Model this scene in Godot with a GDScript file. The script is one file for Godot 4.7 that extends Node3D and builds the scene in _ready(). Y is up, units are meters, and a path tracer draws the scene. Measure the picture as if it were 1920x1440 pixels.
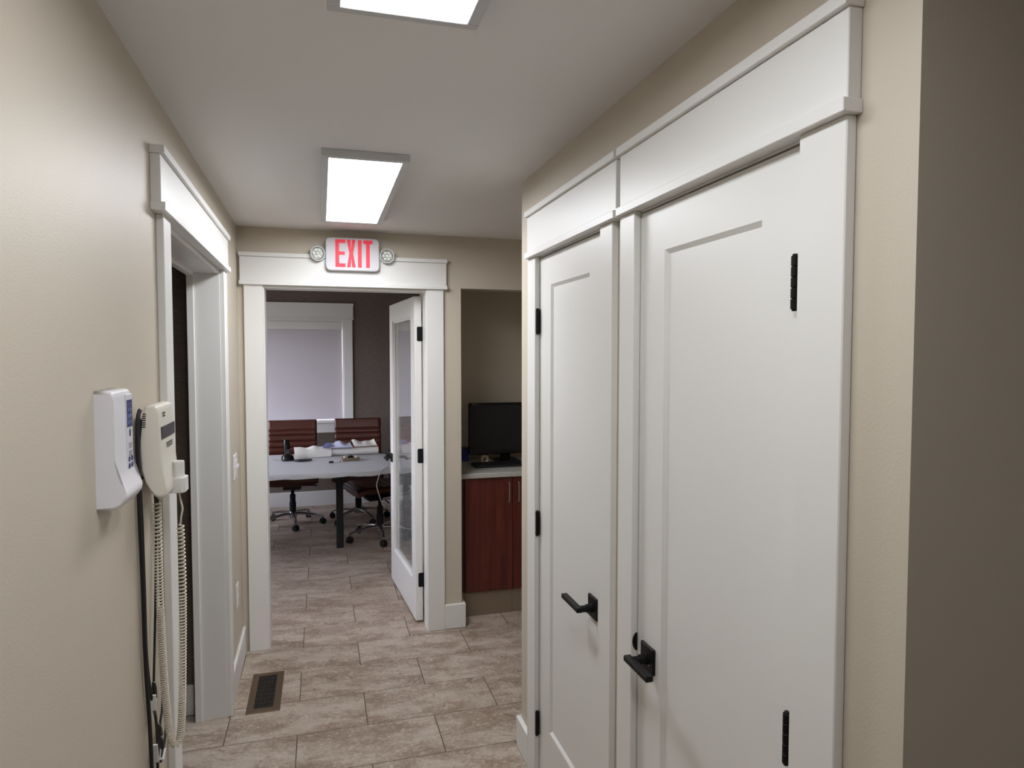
extends Node3D

# ------------------------------------------------------------------ helpers
var taken := {}
var LW := Transform3D(Basis(Vector3.UP, 0.0065), Vector3(-0.4155, 0, 0))   # frame of the corridor's left wall: x out of the wall, z along it
var M := {}

func numbered(called: String) -> String:
	if not taken.has(called):
		taken[called] = 0
		return called
	taken[called] += 1
	return "%s_%03d" % [called, taken[called]]

func new_st() -> SurfaceTool:
	var s := SurfaceTool.new()
	s.begin(Mesh.PRIMITIVE_TRIANGLES)
	return s

func tri(s: SurfaceTool, a: Vector3, b: Vector3, c: Vector3, na: Vector3, nb: Vector3, nc: Vector3, ua := Vector2.ZERO, ub := Vector2.ZERO, uc := Vector2.ZERO) -> void:
	var g := (a - c).cross(a - b)
	if g.length_squared() < 1e-16:
		return
	if g.dot(na + nb + nc) < 0.0:
		var t := b; b = c; c = t
		var tn := nb; nb = nc; nc = tn
		var tu := ub; ub = uc; uc = tu
	s.set_normal(na); s.set_uv(ua); s.add_vertex(a)
	s.set_normal(nb); s.set_uv(ub); s.add_vertex(b)
	s.set_normal(nc); s.set_uv(uc); s.add_vertex(c)

func face(s: SurfaceTool, p: Array, n: Vector3) -> void:
	for i in range(1, p.size() - 1):
		tri(s, p[0], p[i], p[i + 1], n, n, n)

# chamfered box between two corners
func bx(s: SurfaceTool, lo: Vector3, hi: Vector3, bev := 0.0, xf := Transform3D.IDENTITY) -> void:
	var a := Vector3(minf(lo.x, hi.x), minf(lo.y, hi.y), minf(lo.z, hi.z))
	var b := Vector3(maxf(lo.x, hi.x), maxf(lo.y, hi.y), maxf(lo.z, hi.z))
	var c := (a + b) * 0.5
	var h := (b - a) * 0.5
	var e := minf(bev, minf(h.x, minf(h.y, h.z)) * 0.95)
	for ax in 3:
		var u := (ax + 1) % 3
		var v := (ax + 2) % 3
		for sg in [-1.0, 1.0]:
			var pts := []
			for q in [[-1, -1], [1, -1], [1, 1], [-1, 1]]:
				var p := Vector3.ZERO
				p[ax] = sg * h[ax]
				p[u] = q[0] * (h[u] - e)
				p[v] = q[1] * (h[v] - e)
				pts.append(xf * (c + p))
			var n := Vector3.ZERO
			n[ax] = sg
			face(s, pts, (xf.basis * n).normalized())
	if e <= 0.0:
		return
	for ax in 3:
		var u := (ax + 1) % 3
		var v := (ax + 2) % 3
		for su in [-1.0, 1.0]:
			for sv in [-1.0, 1.0]:
				var pts := []
				for q in [[-1, 0], [1, 0], [1, 1], [-1, 1]]:
					var p := Vector3.ZERO
					p[ax] = q[0] * (h[ax] - e)
					p[u] = su * (h[u] - (e if q[1] == 0 else 0.0))
					p[v] = sv * (h[v] - (e if q[1] == 1 else 0.0))
					pts.append(xf * (c + p))
				var n := Vector3.ZERO
				n[u] = su; n[v] = sv
				face(s, pts, (xf.basis * n).normalized())
	for sx in [-1.0, 1.0]:
		for sy in [-1.0, 1.0]:
			for sz in [-1.0, 1.0]:
				var sg := Vector3(sx, sy, sz)
				var pts := []
				for ax in 3:
					var p := sg * h
					for o in 3:
						if o != ax:
							p[o] -= sg[o] * e
					pts.append(xf * (c + p))
				face(s, pts, (xf.basis * sg).normalized())

func box_st(lo: Vector3, hi: Vector3, bev := 0.0, xf := Transform3D.IDENTITY) -> SurfaceTool:
	var s := new_st()
	bx(s, lo, hi, bev, xf)
	return s

# smooth surface through rings of points (all rings the same size, each ring closed)
func loft(s: SurfaceTool, rings: Array, cap := true) -> void:
	var n := rings.size()
	var m: int = rings[0].size()
	var nor := []
	var sum := 0.0
	for i in n:
		var cen := Vector3.ZERO
		for p in rings[i]:
			cen += p
		cen /= m
		var row := []
		for j in m:
			var dz: Vector3 = rings[mini(i + 1, n - 1)][j] - rings[maxi(i - 1, 0)][j]
			var dr: Vector3 = rings[i][(j + 1) % m] - rings[i][(j - 1 + m) % m]
			var q := dz.cross(dr).normalized()
			sum += q.dot(rings[i][j] - cen)
			row.append(q)
		nor.append(row)
	if sum < 0.0:
		for i in n:
			for j in m:
				nor[i][j] = -nor[i][j]
	for i in n - 1:
		for j in m:
			var k := (j + 1) % m
			tri(s, rings[i][j], rings[i + 1][j], rings[i + 1][k], nor[i][j], nor[i + 1][j], nor[i + 1][k])
			tri(s, rings[i][j], rings[i + 1][k], rings[i][k], nor[i][j], nor[i + 1][k], nor[i][k])
	if cap:
		for e in [[0, 1], [n - 1, n - 2]]:
			var cen := Vector3.ZERO
			var cen2 := Vector3.ZERO
			for j in m:
				cen += rings[e[0]][j]
				cen2 += rings[e[1]][j]
			cen /= m
			cen2 /= m
			var nn := (cen - cen2).normalized()
			for j in m:
				tri(s, cen, rings[e[0]][j], rings[e[0]][(j + 1) % m], nn, nn, nn)

func tube(s: SurfaceTool, pts: Array, r: float, sides := 8, cap := true) -> void:
	var rings := []
	var up := Vector3.UP
	for i in pts.size():
		var d: Vector3 = (pts[mini(i + 1, pts.size() - 1)] - pts[maxi(i - 1, 0)]).normalized()
		if i == 0 and absf(d.dot(up)) > 0.9:
			up = Vector3.RIGHT
		up = (up - d * up.dot(d)).normalized()
		var sd := d.cross(up)
		var ring := PackedVector3Array()
		for j in sides:
			var a := TAU * j / sides
			ring.append(pts[i] + (up * cos(a) + sd * sin(a)) * r)
		rings.append(ring)
	loft(s, rings, cap)

# smooth curve through a few points
func curve(p: Array, per := 8) -> Array:
	var out := []
	for i in p.size() - 1:
		var a: Vector3 = p[maxi(i - 1, 0)]
		var b: Vector3 = p[i]
		var c: Vector3 = p[i + 1]
		var d: Vector3 = p[mini(i + 2, p.size() - 1)]
		for k in per:
			out.append(b.cubic_interpolate(c, a, d, float(k) / per))
	out.append(p[p.size() - 1])
	return out

# turned shape: profile of (radius, height) about local y; hard edges between profile points
func lathe(s: SurfaceTool, prof: Array, sides := 24, xf := Transform3D.IDENTITY) -> void:
	for i in prof.size() - 1:
		var p: Vector2 = prof[i]
		var q: Vector2 = prof[i + 1]
		var t := q - p
		var nn := Vector2(t.y, -t.x).normalized()
		if nn == Vector2.ZERO:
			continue
		for j in sides:
			var a := TAU * j / sides
			var b := TAU * (j + 1) / sides
			var ea := Vector3(cos(a), 0, sin(a))
			var eb := Vector3(cos(b), 0, sin(b))
			var na := (xf.basis * (ea * nn.x + Vector3.UP * nn.y)).normalized()
			var nb := (xf.basis * (eb * nn.x + Vector3.UP * nn.y)).normalized()
			var A := xf * (ea * p.x + Vector3.UP * p.y)
			var B := xf * (eb * p.x + Vector3.UP * p.y)
			var C := xf * (eb * q.x + Vector3.UP * q.y)
			var D := xf * (ea * q.x + Vector3.UP * q.y)
			tri(s, A, B, C, na, nb, nb)
			tri(s, A, C, D, na, nb, na)

func cyl(s: SurfaceTool, c: Vector3, axis: Vector3, r: float, half: float, sides := 20, bev := 0.0) -> void:
	var up := axis.normalized()
	var x := up.cross(Vector3(0.3, 0.2, 0.93)).normalized()
	var xf := Transform3D(Basis(x, up, x.cross(up)), c)
	lathe(s, [Vector2(0, -half), Vector2(r - bev, -half), Vector2(r, -half + bev), Vector2(r, half - bev), Vector2(r - bev, half), Vector2(0, half)], sides, xf)

# flat outline (x, y) given thickness along local z from z0 to z1, edge chamfered by bev
func prism(s: SurfaceTool, poly: PackedVector2Array, z0: float, z1: float, xf := Transform3D.IDENTITY, bev := 0.0) -> void:
	var idx := Geometry2D.triangulate_polygon(poly)
	var inner := poly
	if bev > 0.0:
		inner = PackedVector2Array()
		var cw := Geometry2D.is_polygon_clockwise(poly)
		for i in poly.size():
			var a := poly[(i - 1 + poly.size()) % poly.size()]
			var b := poly[i]
			var c := poly[(i + 1) % poly.size()]
			var n1 := (b - a).normalized().orthogonal()
			var n2 := (c - b).normalized().orthogonal()
			if cw:
				n1 = -n1; n2 = -n2
			# orthogonal() of an edge of a counter-clockwise outline points inside or outside: make it point in
			var k := (n1 + n2)
			k = k / maxf(0.4, 1.0 + n1.dot(n2))
			if not Geometry2D.is_point_in_polygon(b + k * bev * 0.5, poly):
				k = -k
			inner.append(b + k * bev)
	for e in [[z0, -1.0], [z1, 1.0]]:
		var n := (xf.basis * Vector3(0, 0, e[1])).normalized()
		for i in range(0, idx.size(), 3):
			tri(s, xf * Vector3(inner[idx[i]].x, inner[idx[i]].y, e[0]), xf * Vector3(inner[idx[i + 1]].x, inner[idx[i + 1]].y, e[0]), xf * Vector3(inner[idx[i + 2]].x, inner[idx[i + 2]].y, e[0]), n, n, n)
	var sgn := -1.0 if Geometry2D.is_polygon_clockwise(poly) else 1.0
	for i in poly.size():
		var k := (i + 1) % poly.size()
		var d := (poly[k] - poly[i]).normalized()
		var n2 := Vector2(d.y, -d.x) * sgn
		if Geometry2D.is_point_in_polygon((poly[i] + poly[k]) * 0.5 + n2 * 1e-4, poly):
			n2 = -n2
		var n := (xf.basis * Vector3(n2.x, n2.y, 0)).normalized()
		face(s, [xf * Vector3(poly[i].x, poly[i].y, z0 + bev), xf * Vector3(poly[k].x, poly[k].y, z0 + bev), xf * Vector3(poly[k].x, poly[k].y, z1 - bev), xf * Vector3(poly[i].x, poly[i].y, z1 - bev)], n)
		if bev > 0.0:
			for e in [[z0, z0 + bev, -1.0], [z1, z1 - bev, 1.0]]:
				var nb := (xf.basis * Vector3(n2.x, n2.y, e[2])).normalized()
				face(s, [xf * Vector3(poly[i].x, poly[i].y, e[1]), xf * Vector3(poly[k].x, poly[k].y, e[1]), xf * Vector3(inner[k].x, inner[k].y, e[0]), xf * Vector3(inner[i].x, inner[i].y, e[0])], nb)

func round_rect(w: float, h: float, r: float, n := 6) -> PackedVector2Array:
	var p := PackedVector2Array()
	for q in [[1, 1, 0.0], [-1, 1, 90.0], [-1, -1, 180.0], [1, -1, 270.0]]:
		for i in n + 1:
			var a := deg_to_rad(q[2] + 90.0 * i / n)
			p.append(Vector2(q[0] * (w * 0.5 - r) + r * cos(a), q[1] * (h * 0.5 - r) + r * sin(a)))
	return p

func obj(called: String, s: SurfaceTool, m: Material, parent: Node = null) -> MeshInstance3D:
	var o := MeshInstance3D.new()
	o.mesh = s.commit()
	o.material_override = m
	o.cast_shadow = GeometryInstance3D.SHADOW_CASTING_SETTING_ON
	if parent == null:
		o.name = numbered(called)
		add_child(o, true)
	else:
		o.name = called
		parent.add_child(o, true)
	return o

func tag(o: Node, label: String, category: String, group := "", kind := "") -> void:
	o.set_meta("label", label)
	o.set_meta("category", category)
	if group != "":
		o.set_meta("group", group)
	if kind != "":
		o.set_meta("kind", kind)

func thing(called: String, label: String, category: String, at := Vector3.ZERO, turn := 0.0, group := "") -> Node3D:
	var o := Node3D.new()
	o.name = numbered(called)
	add_child(o, true)
	o.position = at
	o.rotation.y = turn
	tag(o, label, category, group)
	return o

func struct_node(called: String, label: String, category: String) -> Node3D:
	var o := thing(called, label, category)
	o.set_meta("kind", "structure")
	return o

func struct(called: String, s: SurfaceTool, m: Material, label: String, category: String) -> MeshInstance3D:
	var o := obj(called, s, m)
	tag(o, label, category, "", "structure")
	return o

# a thing fixed to the corridor's left wall: local x out of the wall, z along it
func on_left_wall(called: String, label: String, category: String, at: Vector3, group := "") -> Node3D:
	var o := thing(called, label, category, Vector3.ZERO, 0.0, group)
	o.transform = LW * Transform3D(Basis.IDENTITY, at)
	return o

# ------------------------------------------------------------------ materials
func mat(c: Color, rough := 0.6, metal := 0.0, spec := 0.5) -> StandardMaterial3D:
	var m := StandardMaterial3D.new()
	m.albedo_color = c
	m.roughness = rough
	m.metallic = metal
	m.metallic_specular = spec
	return m

func rgb(r: int, g: int, b: int) -> Color:
	return Color8(r, g, b)

func noise_img(sd: int, size: int, freq: float, oct := 3, kind := FastNoiseLite.TYPE_SIMPLEX_SMOOTH) -> Image:
	var n := FastNoiseLite.new()
	n.seed = sd
	n.noise_type = kind
	n.frequency = freq
	n.fractal_octaves = oct
	return n.get_seamless_image(size, size)

func bump_tex(sd: int, size: int, freq: float, strength: float, oct := 3) -> ImageTexture:
	var im := noise_img(sd, size, freq, oct)
	im.convert(Image.FORMAT_RGBA8)
	im.bump_map_to_normal_map(strength)
	return ImageTexture.create_from_image(im)

func world_mapped(m: StandardMaterial3D, per_metre: float) -> StandardMaterial3D:
	m.uv1_triplanar = true
	m.uv1_world_triplanar = true
	m.uv1_scale = Vector3.ONE * per_metre
	return m

func paint(c: Color, rough: float, peel: ImageTexture, depth: float) -> StandardMaterial3D:
	var m := mat(c, rough)
	m.normal_enabled = true
	m.normal_texture = peel
	m.normal_scale = depth
	return world_mapped(m, 2.0)

# travertine-look porcelain: cloudy bands along the tile, pale flecks, thin brown cracks
func tile_image() -> Image:
	var w := 1024
	var h := 1024
	var im := Image.create(w, h, false, Image.FORMAT_RGB8)
	var a := FastNoiseLite.new()
	a.seed = 11; a.frequency = 0.006; a.fractal_octaves = 4
	var b := FastNoiseLite.new()
	b.seed = 23; b.frequency = 0.03; b.fractal_octaves = 3
	var c := FastNoiseLite.new()
	c.seed = 37; c.frequency = 0.0085; c.fractal_octaves = 3; c.fractal_type = FastNoiseLite.FRACTAL_RIDGED
	var d := FastNoiseLite.new()
	d.seed = 51; d.frequency = 0.09; d.fractal_octaves = 2
	var dark := Color8(140, 121, 105)
	var mid := Color8(163, 146, 131)
	var pale := Color8(182, 169, 155)
	var cream := Color8(205, 195, 183)
	var crack := Color8(108, 86, 72)
	for y in h:
		for x in w:
			var wob := b.get_noise_2d(x * 0.35, y * 0.35) * 30.0
			var u := (x * 0.55 + y * 0.35 + wob)
			var v := (y * 1.75 - x * 0.22 + wob * 1.4)
			var n := a.get_noise_2d(u, v) * 1.25
			var f := b.get_noise_2d(x * 0.55, y * 1.1)
			var g := d.get_noise_2d(x * 0.8, y * 1.1)
			var k := d.get_noise_2d(x * 2.6 + 900.0, y * 2.6)
			var t := 0.5 + n * 0.70 + f * 0.28 + g * 0.28 + k * 0.24
			var col: Color = dark.lerp(mid, clampf(t / 0.45, 0, 1)) if t < 0.45 else mid.lerp(pale, clampf((t - 0.45) / 0.45, 0, 1))
			col = col.lerp(cream, clampf((f * 0.5 + g * 0.7 + k * 0.6 - 0.28) * 1.8, 0, 0.55))
			var r := c.get_noise_2d(u * 0.8, v * 0.8)
			col = col.lerp(crack, clampf((r - 0.80) * 6.0, 0, 0.55))
			im.set_pixel(x, y, col)
	return im

# wood grain running along image y
func grain_image(base: Color, dark: Color, sd: int) -> Image:
	var im := Image.create(256, 512, false, Image.FORMAT_RGB8)
	var a := FastNoiseLite.new()
	a.seed = sd; a.frequency = 0.02; a.fractal_octaves = 4
	for y in 512:
		for x in 256:
			var t := 0.5 + 0.9 * a.get_noise_2d(x * 2.2, y * 0.12) + 0.25 * a.get_noise_2d(x * 9.0, y * 0.6)
			im.set_pixel(x, y, dark.lerp(base, clampf(t, 0, 1)))
	return im

# woven paper: fine horizontal threads
func grass_image() -> Image:
	var im := Image.create(512, 512, false, Image.FORMAT_RGB8)
	var a := FastNoiseLite.new()
	a.seed = 5; a.frequency = 0.03; a.fractal_octaves = 3
	for y in 512:
		for x in 512:
			var t := 0.5 + 0.6 * a.get_noise_2d(x * 0.5, y * 14.0) + 0.25 * a.get_noise_2d(x * 3.0, y * 4.0)
			im.set_pixel(x, y, Color8(92, 82, 76).lerp(Color8(130, 118, 109), clampf(t, 0, 1)))
	return im

func speck_image() -> Image:
	var im := Image.create(256, 256, false, Image.FORMAT_RGB8)
	var a := FastNoiseLite.new()
	a.seed = 9; a.frequency = 0.16; a.fractal_octaves = 2
	for y in 256:
		for x in 256:
			im.set_pixel(x, y, Color8(150, 144, 138).lerp(Color8(205, 202, 196), clampf(0.5 + a.get_noise_2d(x, y) * 1.6, 0, 1)))
	return im

func make_materials() -> void:
	var peel := bump_tex(3, 512, 0.15, 3.0, 2)
	var fine := bump_tex(7, 512, 0.03, 3.0, 3)
	M.wall = paint(rgb(200, 190, 173), 0.50, peel, 0.06)
	M.ceiling = paint(rgb(233, 231, 230), 0.85, peel, 0.06)
	M.trim = paint(rgb(229, 228, 224), 0.38, fine, 0.03)
	var g := mat(Color.WHITE, 0.85)
	g.albedo_texture = ImageTexture.create_from_image(grass_image())
	M.grass = world_mapped(g, 1.6)
	M.grout = mat(rgb(96, 85, 75), 0.9)
	var t := mat(Color.WHITE, 0.42)
	t.albedo_texture = ImageTexture.create_from_image(tile_image())
	t.normal_enabled = true
	t.normal_texture = bump_tex(77, 512, 0.02, 4.0, 4)
	t.normal_scale = 0.25
	M.tile = t
	M.black = mat(rgb(22, 21, 23), 0.42, 0.0, 0.5)
	M.black_metal = mat(rgb(12, 12, 13), 0.45, 0.0, 0.35)
	M.matte_black = mat(rgb(17, 17, 18), 0.6)
	M.glossy_black = mat(rgb(10, 10, 13), 0.22)
	M.bronze = mat(rgb(98, 80, 60), 0.45, 0.35)
	M.pan = mat(rgb(24, 21, 19), 0.8)
	M.slat_bronze = mat(rgb(44, 38, 33), 0.5, 0.2)
	M.white_plastic = mat(rgb(228, 226, 229), 0.32)
	M.ivory = mat(rgb(222, 217, 204), 0.35)
	M.cord = mat(rgb(219, 211, 193), 0.45)
	M.pale_plastic = mat(rgb(226, 225, 220), 0.4)
	M.overlay = mat(rgb(214, 213, 218), 0.4)
	M.blue = mat(rgb(44, 53, 104), 0.35)
	M.blue_light = mat(rgb(98, 112, 168), 0.4)
	M.navy = mat(rgb(38, 48, 92), 0.35)
	M.print_grey = mat(rgb(120, 120, 124), 0.6)
	M.lcd = mat(rgb(60, 56, 62), 0.3)
	M.mark = mat(rgb(62, 60, 58), 0.6)
	M.sign_white = mat(rgb(206, 203, 207), 0.45)
	var red := mat(rgb(215, 38, 66), 0.5)
	red.emission_enabled = true
	red.emission = Color(1.0, 0.10, 0.20)
	red.emission_energy_multiplier = 0.28
	M.red = red
	M.reflector = mat(rgb(196, 198, 192), 0.22, 0.85)
	M.lens = mat(rgb(226, 229, 222), 0.2)
	M.fixture = mat(rgb(205, 205, 206), 0.45)
	var em := mat(rgb(245, 245, 248), 0.6)
	em.emission_enabled = true
	em.emission = Color(0.96, 0.975, 1.0)
	em.emission_energy_multiplier = 2.2
	M.glow = em
	var gl := mat(Color(0.92, 0.95, 0.95, 0.08), 0.0)
	gl.transparency = BaseMaterial3D.TRANSPARENCY_ALPHA
	M.glass = gl
	var ch := mat(Color.WHITE, 0.35)
	ch.albedo_texture = ImageTexture.create_from_image(grain_image(Color8(102, 40, 29), Color8(72, 25, 18), 3))
	M.cherry = ch
	M.cherry_plain = mat(rgb(70, 27, 20), 0.4)
	M.kick = mat(rgb(128, 112, 94), 0.5)
	var ct := mat(Color.WHITE, 0.4)
	ct.albedo_texture = ImageTexture.create_from_image(speck_image())
	M.counter = world_mapped(ct, 5.0)
	M.steel = mat(rgb(178, 172, 164), 0.3, 0.9)
	M.chrome = mat(rgb(200, 200, 204), 0.14, 1.0)
	var lth := mat(rgb(76, 36, 27), 0.27)
	lth.normal_enabled = true
	lth.normal_texture = fine
	lth.normal_scale = 0.15
	M.leather = world_mapped(lth, 4.0)
	M.sheet = mat(rgb(186, 186, 188), 0.5)
	M.paper = mat(rgb(238, 236, 230), 0.8)
	M.paper_blue = mat(rgb(196, 200, 224), 0.8)
	M.paper_dark = mat(rgb(92, 96, 140), 0.8)
	var sh := mat(rgb(205, 199, 204), 0.85)
	sh.backlight = Color(0.2, 0.2, 0.2)
	sh.normal_enabled = true
	sh.normal_texture = fine
	sh.normal_scale = 0.1
	M.shade = world_mapped(sh, 8.0)
	M.bluebox = mat(rgb(34, 44, 128), 0.5)
	M.tape = mat(rgb(170, 150, 118), 0.6)
	M.grey_cable = mat(rgb(150, 146, 142), 0.5)

# ------------------------------------------------------------------ scene
func _ready() -> void:
	setup_camera_and_light()
	make_materials()
	build_shell()
	build_trims()
	build_closet_doors()
	build_glass_door()
	build_lights()
	build_exit_sign()
	build_vent()
	build_wall_plates()
	build_control_panel()
	build_second_unit()
	build_cables()
	build_alcove()
	build_window()
	build_meeting_room()

func setup_camera_and_light() -> void:
	var cam := Camera3D.new()
	cam.name = "camera"
	add_child(cam)
	cam.position = Vector3(0, 1.6894, 0)
	cam.rotation = Vector3(-0.04436, -0.27752, 0)
	cam.fov = rad_to_deg(2.0 * atan(720.0 / 1257.8))
	cam.near = 0.03
	cam.current = true
	var we := WorldEnvironment.new()
	we.name = "environment"
	var env := Environment.new()
	env.background_mode = Environment.BG_SKY
	var sky := Sky.new()
	var sm := ProceduralSkyMaterial.new()
	sm.sky_top_color = Color8(178, 182, 198)
	sm.sky_horizon_color = Color8(208, 208, 216)
	sm.ground_bottom_color = Color8(96, 94, 92)
	sm.ground_horizon_color = Color8(140, 138, 136)
	sm.sun_angle_max = 0.0
	sm.sky_energy_multiplier = 4.3
	sm.ground_energy_multiplier = 4.3
	sky.sky_material = sm
	env.sky = sky
	env.tonemap_mode = Environment.TONE_MAPPER_LINEAR
	env.tonemap_exposure = 1.0
	env.ssao_enabled = true
	env.ssil_enabled = true
	env.sdfgi_enabled = true
	we.environment = env
	add_child(we)

func build_shell() -> void:
	# floor: grout bed with every tile laid on it
	var fl := struct("floor", box_st(Vector3(-2.1, -0.15, -8.0), Vector3(2.8, -0.0012, 2.3)), M.grout, "brown stone-look tile floor laid in running bond with thin grey joints", "floor")
	var rng := RandomNumberGenerator.new()
	rng.seed = 4
	var meshes := []
	for v in 18:
		var s := new_st()
		var lo := Vector3(-0.3040, -0.009, -0.1502)
		var hi := -lo
		hi.y = 0.0
		var e := 0.0008
		var cx := (v % 3) / 3.0
		var cy := (v / 3) / 6.0
		var flip := -1.0 if v % 2 == 1 else 1.0
		var uvf := func(p: Vector3) -> Vector2:
			return Vector2(cx + (flip * p.x + 0.3048) / 0.6096 * 0.333, cy + (flip * p.z + 0.1508) / 0.3016 * 0.1666)
		var top := [Vector3(lo.x + e, 0, lo.z + e), Vector3(hi.x - e, 0, lo.z + e), Vector3(hi.x - e, 0, hi.z - e), Vector3(lo.x + e, 0, hi.z - e)]
		var rim := [Vector3(lo.x, -e, lo.z), Vector3(hi.x, -e, lo.z), Vector3(hi.x, -e, hi.z), Vector3(lo.x, -e, hi.z)]
		var bot := [Vector3(lo.x, lo.y, lo.z), Vector3(hi.x, lo.y, lo.z), Vector3(hi.x, lo.y, hi.z), Vector3(lo.x, lo.y, hi.z)]
		var U := Vector3.UP
		tri(s, top[0], top[1], top[2], U, U, U, uvf.call(top[0]), uvf.call(top[1]), uvf.call(top[2]))
		tri(s, top[0], top[2], top[3], U, U, U, uvf.call(top[0]), uvf.call(top[2]), uvf.call(top[3]))
		for k in 4:
			var j := (k + 1) % 4
			var side: Vector3 = ((rim[k] + rim[j]) * 0.5)
			side.y = 0
			side = Vector3(signf(side.x) if absf(side.x) > 0.2 else 0.0, 0, signf(side.z) if absf(side.x) <= 0.2 else 0.0)
			var n := (side + U).normalized()
			for q in [[top, rim, n], [rim, bot, side]]:
				tri(s, q[0][k], q[0][j], q[1][j], q[2], q[2], q[2], uvf.call(q[0][k]), uvf.call(q[0][j]), uvf.call(q[1][j]))
				tri(s, q[0][k], q[1][j], q[1][k], q[2], q[2], q[2], uvf.call(q[0][k]), uvf.call(q[1][j]), uvf.call(q[1][k]))
		s.generate_tangents()
		meshes.append(s.commit())
	for row in range(-15, 11):
		var zc := -3.0565 - 0.1525 + 0.305 * row
		var off := 0.186 if row % 2 == 0 else 0.4925
		if zc < -7.8 or zc > 0.1:
			continue
		for k in range(-4, 4):
			var xc := off - 0.3063 + 0.6126 * k - 0.003 * (zc + 3.0)
			if xc < -1.6 or xc > 2.0:
				continue
			var o := MeshInstance3D.new()
			o.mesh = meshes[rng.randi() % meshes.size()]
			o.material_override = M.tile
			o.name = "tile"
			fl.add_child(o, true)
			o.position = Vector3(xc, 0, zc)
	struct("ceiling", box_st(Vector3(-2.1, 2.4, -8.0), Vector3(2.8, 2.55, 2.3)), M.ceiling, "plain off-white painted ceiling over the corridor", "ceiling")
	# corridor's left wall, with the open doorway in it
	var s := new_st()
	bx(s, Vector3(-0.13, 0, 2.2), Vector3(0, 2.4, -2.118))
	bx(s, Vector3(-0.13, 2.072, -2.118), Vector3(0, 2.4, -3.32))
	bx(s, Vector3(-0.13, 0, -3.32), Vector3(0, 2.4, -4.03))
	var wl := struct("wall_left", s, M.wall, "beige corridor wall carrying the two control units", "wall")
	wl.transform = LW
	# wall at the corridor's end: doorway to the meeting room, pier, and the desk niche
	s = new_st()
	bx(s, Vector3(-0.60, 0, -4.154), Vector3(-0.321, 2.4, -4.024))
	bx(s, Vector3(-0.321, 2.085, -4.154), Vector3(0.63, 2.4, -4.024))
	bx(s, Vector3(0.63, 0, -4.154), Vector3(0.823, 2.4, -4.024))
	bx(s, Vector3(0.823, 2.088, -4.154), Vector3(2.2, 2.4, -4.024))
	struct("wall_end", s, M.wall, "beige wall at the corridor end under the exit sign", "wall")
	# closet wall with two door openings
	s = new_st()
	bx(s, Vector3(0.812, 0, -2.70), Vector3(0.93, 2.4, -2.478))
	bx(s, Vector3(0.812, 2.078, -2.478), Vector3(0.93, 2.4, -0.968))
	bx(s, Vector3(0.812, 0, -1.824), Vector3(0.93, 2.078, -1.632))
	bx(s, Vector3(0.812, 0, -0.968), Vector3(0.93, 2.4, -0.763))
	struct("wall_right", s, M.wall, "beige wall around the two white closet doors", "wall")
	struct("wall_right_near", box_st(Vector3(0.93, 0, -0.883), Vector3(2.62, 2.4, -0.763)), M.wall, "shaded beige wall around the corner from the closet doors", "wall")
	struct("wall_right_far", box_st(Vector3(0.93, 0, -2.70), Vector3(2.2, 2.4, -2.58)), M.wall, "beige return wall behind the closets", "wall")
	struct("wall_closet_back", box_st(Vector3(1.60, 0, -2.58), Vector3(1.70, 2.4, -0.883)), M.wall, "plain wall inside the closets", "wall")
	struct("wall_side", box_st(Vector3(2.2, 0, -4.92), Vector3(2.32, 2.4, -2.58)), M.wall, "beige wall of the side passage", "wall")
	struct("wall_near_side", box_st(Vector3(2.62, 0, -0.883), Vector3(2.74, 2.4, 2.2)), M.wall, "beige side wall of the entrance area", "wall")
	struct("wall_back", box_st(Vector3(-0.43, 0, 2.1), Vector3(2.74, 2.4, 2.22)), M.wall, "beige back wall of the entrance area", "wall")
	# niche
	s = new_st()
	bx(s, Vector3(0.70, 0, -4.92), Vector3(0.823, 2.4, -4.154))
	bx(s, Vector3(0.823, 0, -4.92), Vector3(2.2, 2.4, -4.80))
	struct("wall_niche", s, M.wall, "beige back wall of the desk niche", "wall")
	# dark room beyond the open doorway
	s = new_st()
	bx(s, Vector3(-1.95, 0, -3.50), Vector3(-0.575, 2.4, -3.375))
	bx(s, Vector3(-2.05, 0, -3.50), Vector3(-1.95, 2.4, -0.9))
	bx(s, Vector3(-1.95, 0, -1.02), Vector3(-0.565, 2.4, -0.9))
	struct("wall_side_room", s, M.grass, "taupe woven-paper walls of the room through the open side doorway", "wall")
	struct("baseboard_side_room", box_st(Vector3(-1.95, 0, -3.375), Vector3(-0.59, 0.145, -3.36), 0.003), M.trim, "white baseboard in the room through the side doorway", "baseboard")
	# meeting room
	s = new_st()
	bx(s, Vector3(-2.0, 0, -7.87), Vector3(-0.86, 2.4, -7.75))
	bx(s, Vector3(-0.86, 0, -7.87), Vector3(0.255, 0.935, -7.75))
	bx(s, Vector3(-0.86, 2.075, -7.87), Vector3(0.255, 2.4, -7.75))
	bx(s, Vector3(0.255, 0, -7.87), Vector3(1.75, 2.4, -7.75))
	struct("wall_meeting_far", s, M.grass, "taupe woven-paper wall around the meeting room window", "wall")
	struct("wall_meeting_right", box_st(Vector3(1.62, 0, -7.75), Vector3(1.75, 2.4, -4.92)), M.grass, "taupe woven-paper side wall of the meeting room", "wall")
	s = new_st()
	bx(s, Vector3(-2.05, 0, -7.75), Vector3(-1.93, 0.935, -3.50))
	bx(s, Vector3(-2.05, 2.075, -7.75), Vector3(-1.93, 2.4, -3.50))
	for z in [[-7.75, -7.35], [-6.25, -5.85], [-4.75, -3.50]]:
		bx(s, Vector3(-2.05, 0.935, z[0]), Vector3(-1.93, 2.075, z[1]))
	struct("wall_meeting_left", s, M.grass, "taupe woven-paper wall at the meeting room's other side", "wall")
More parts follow.
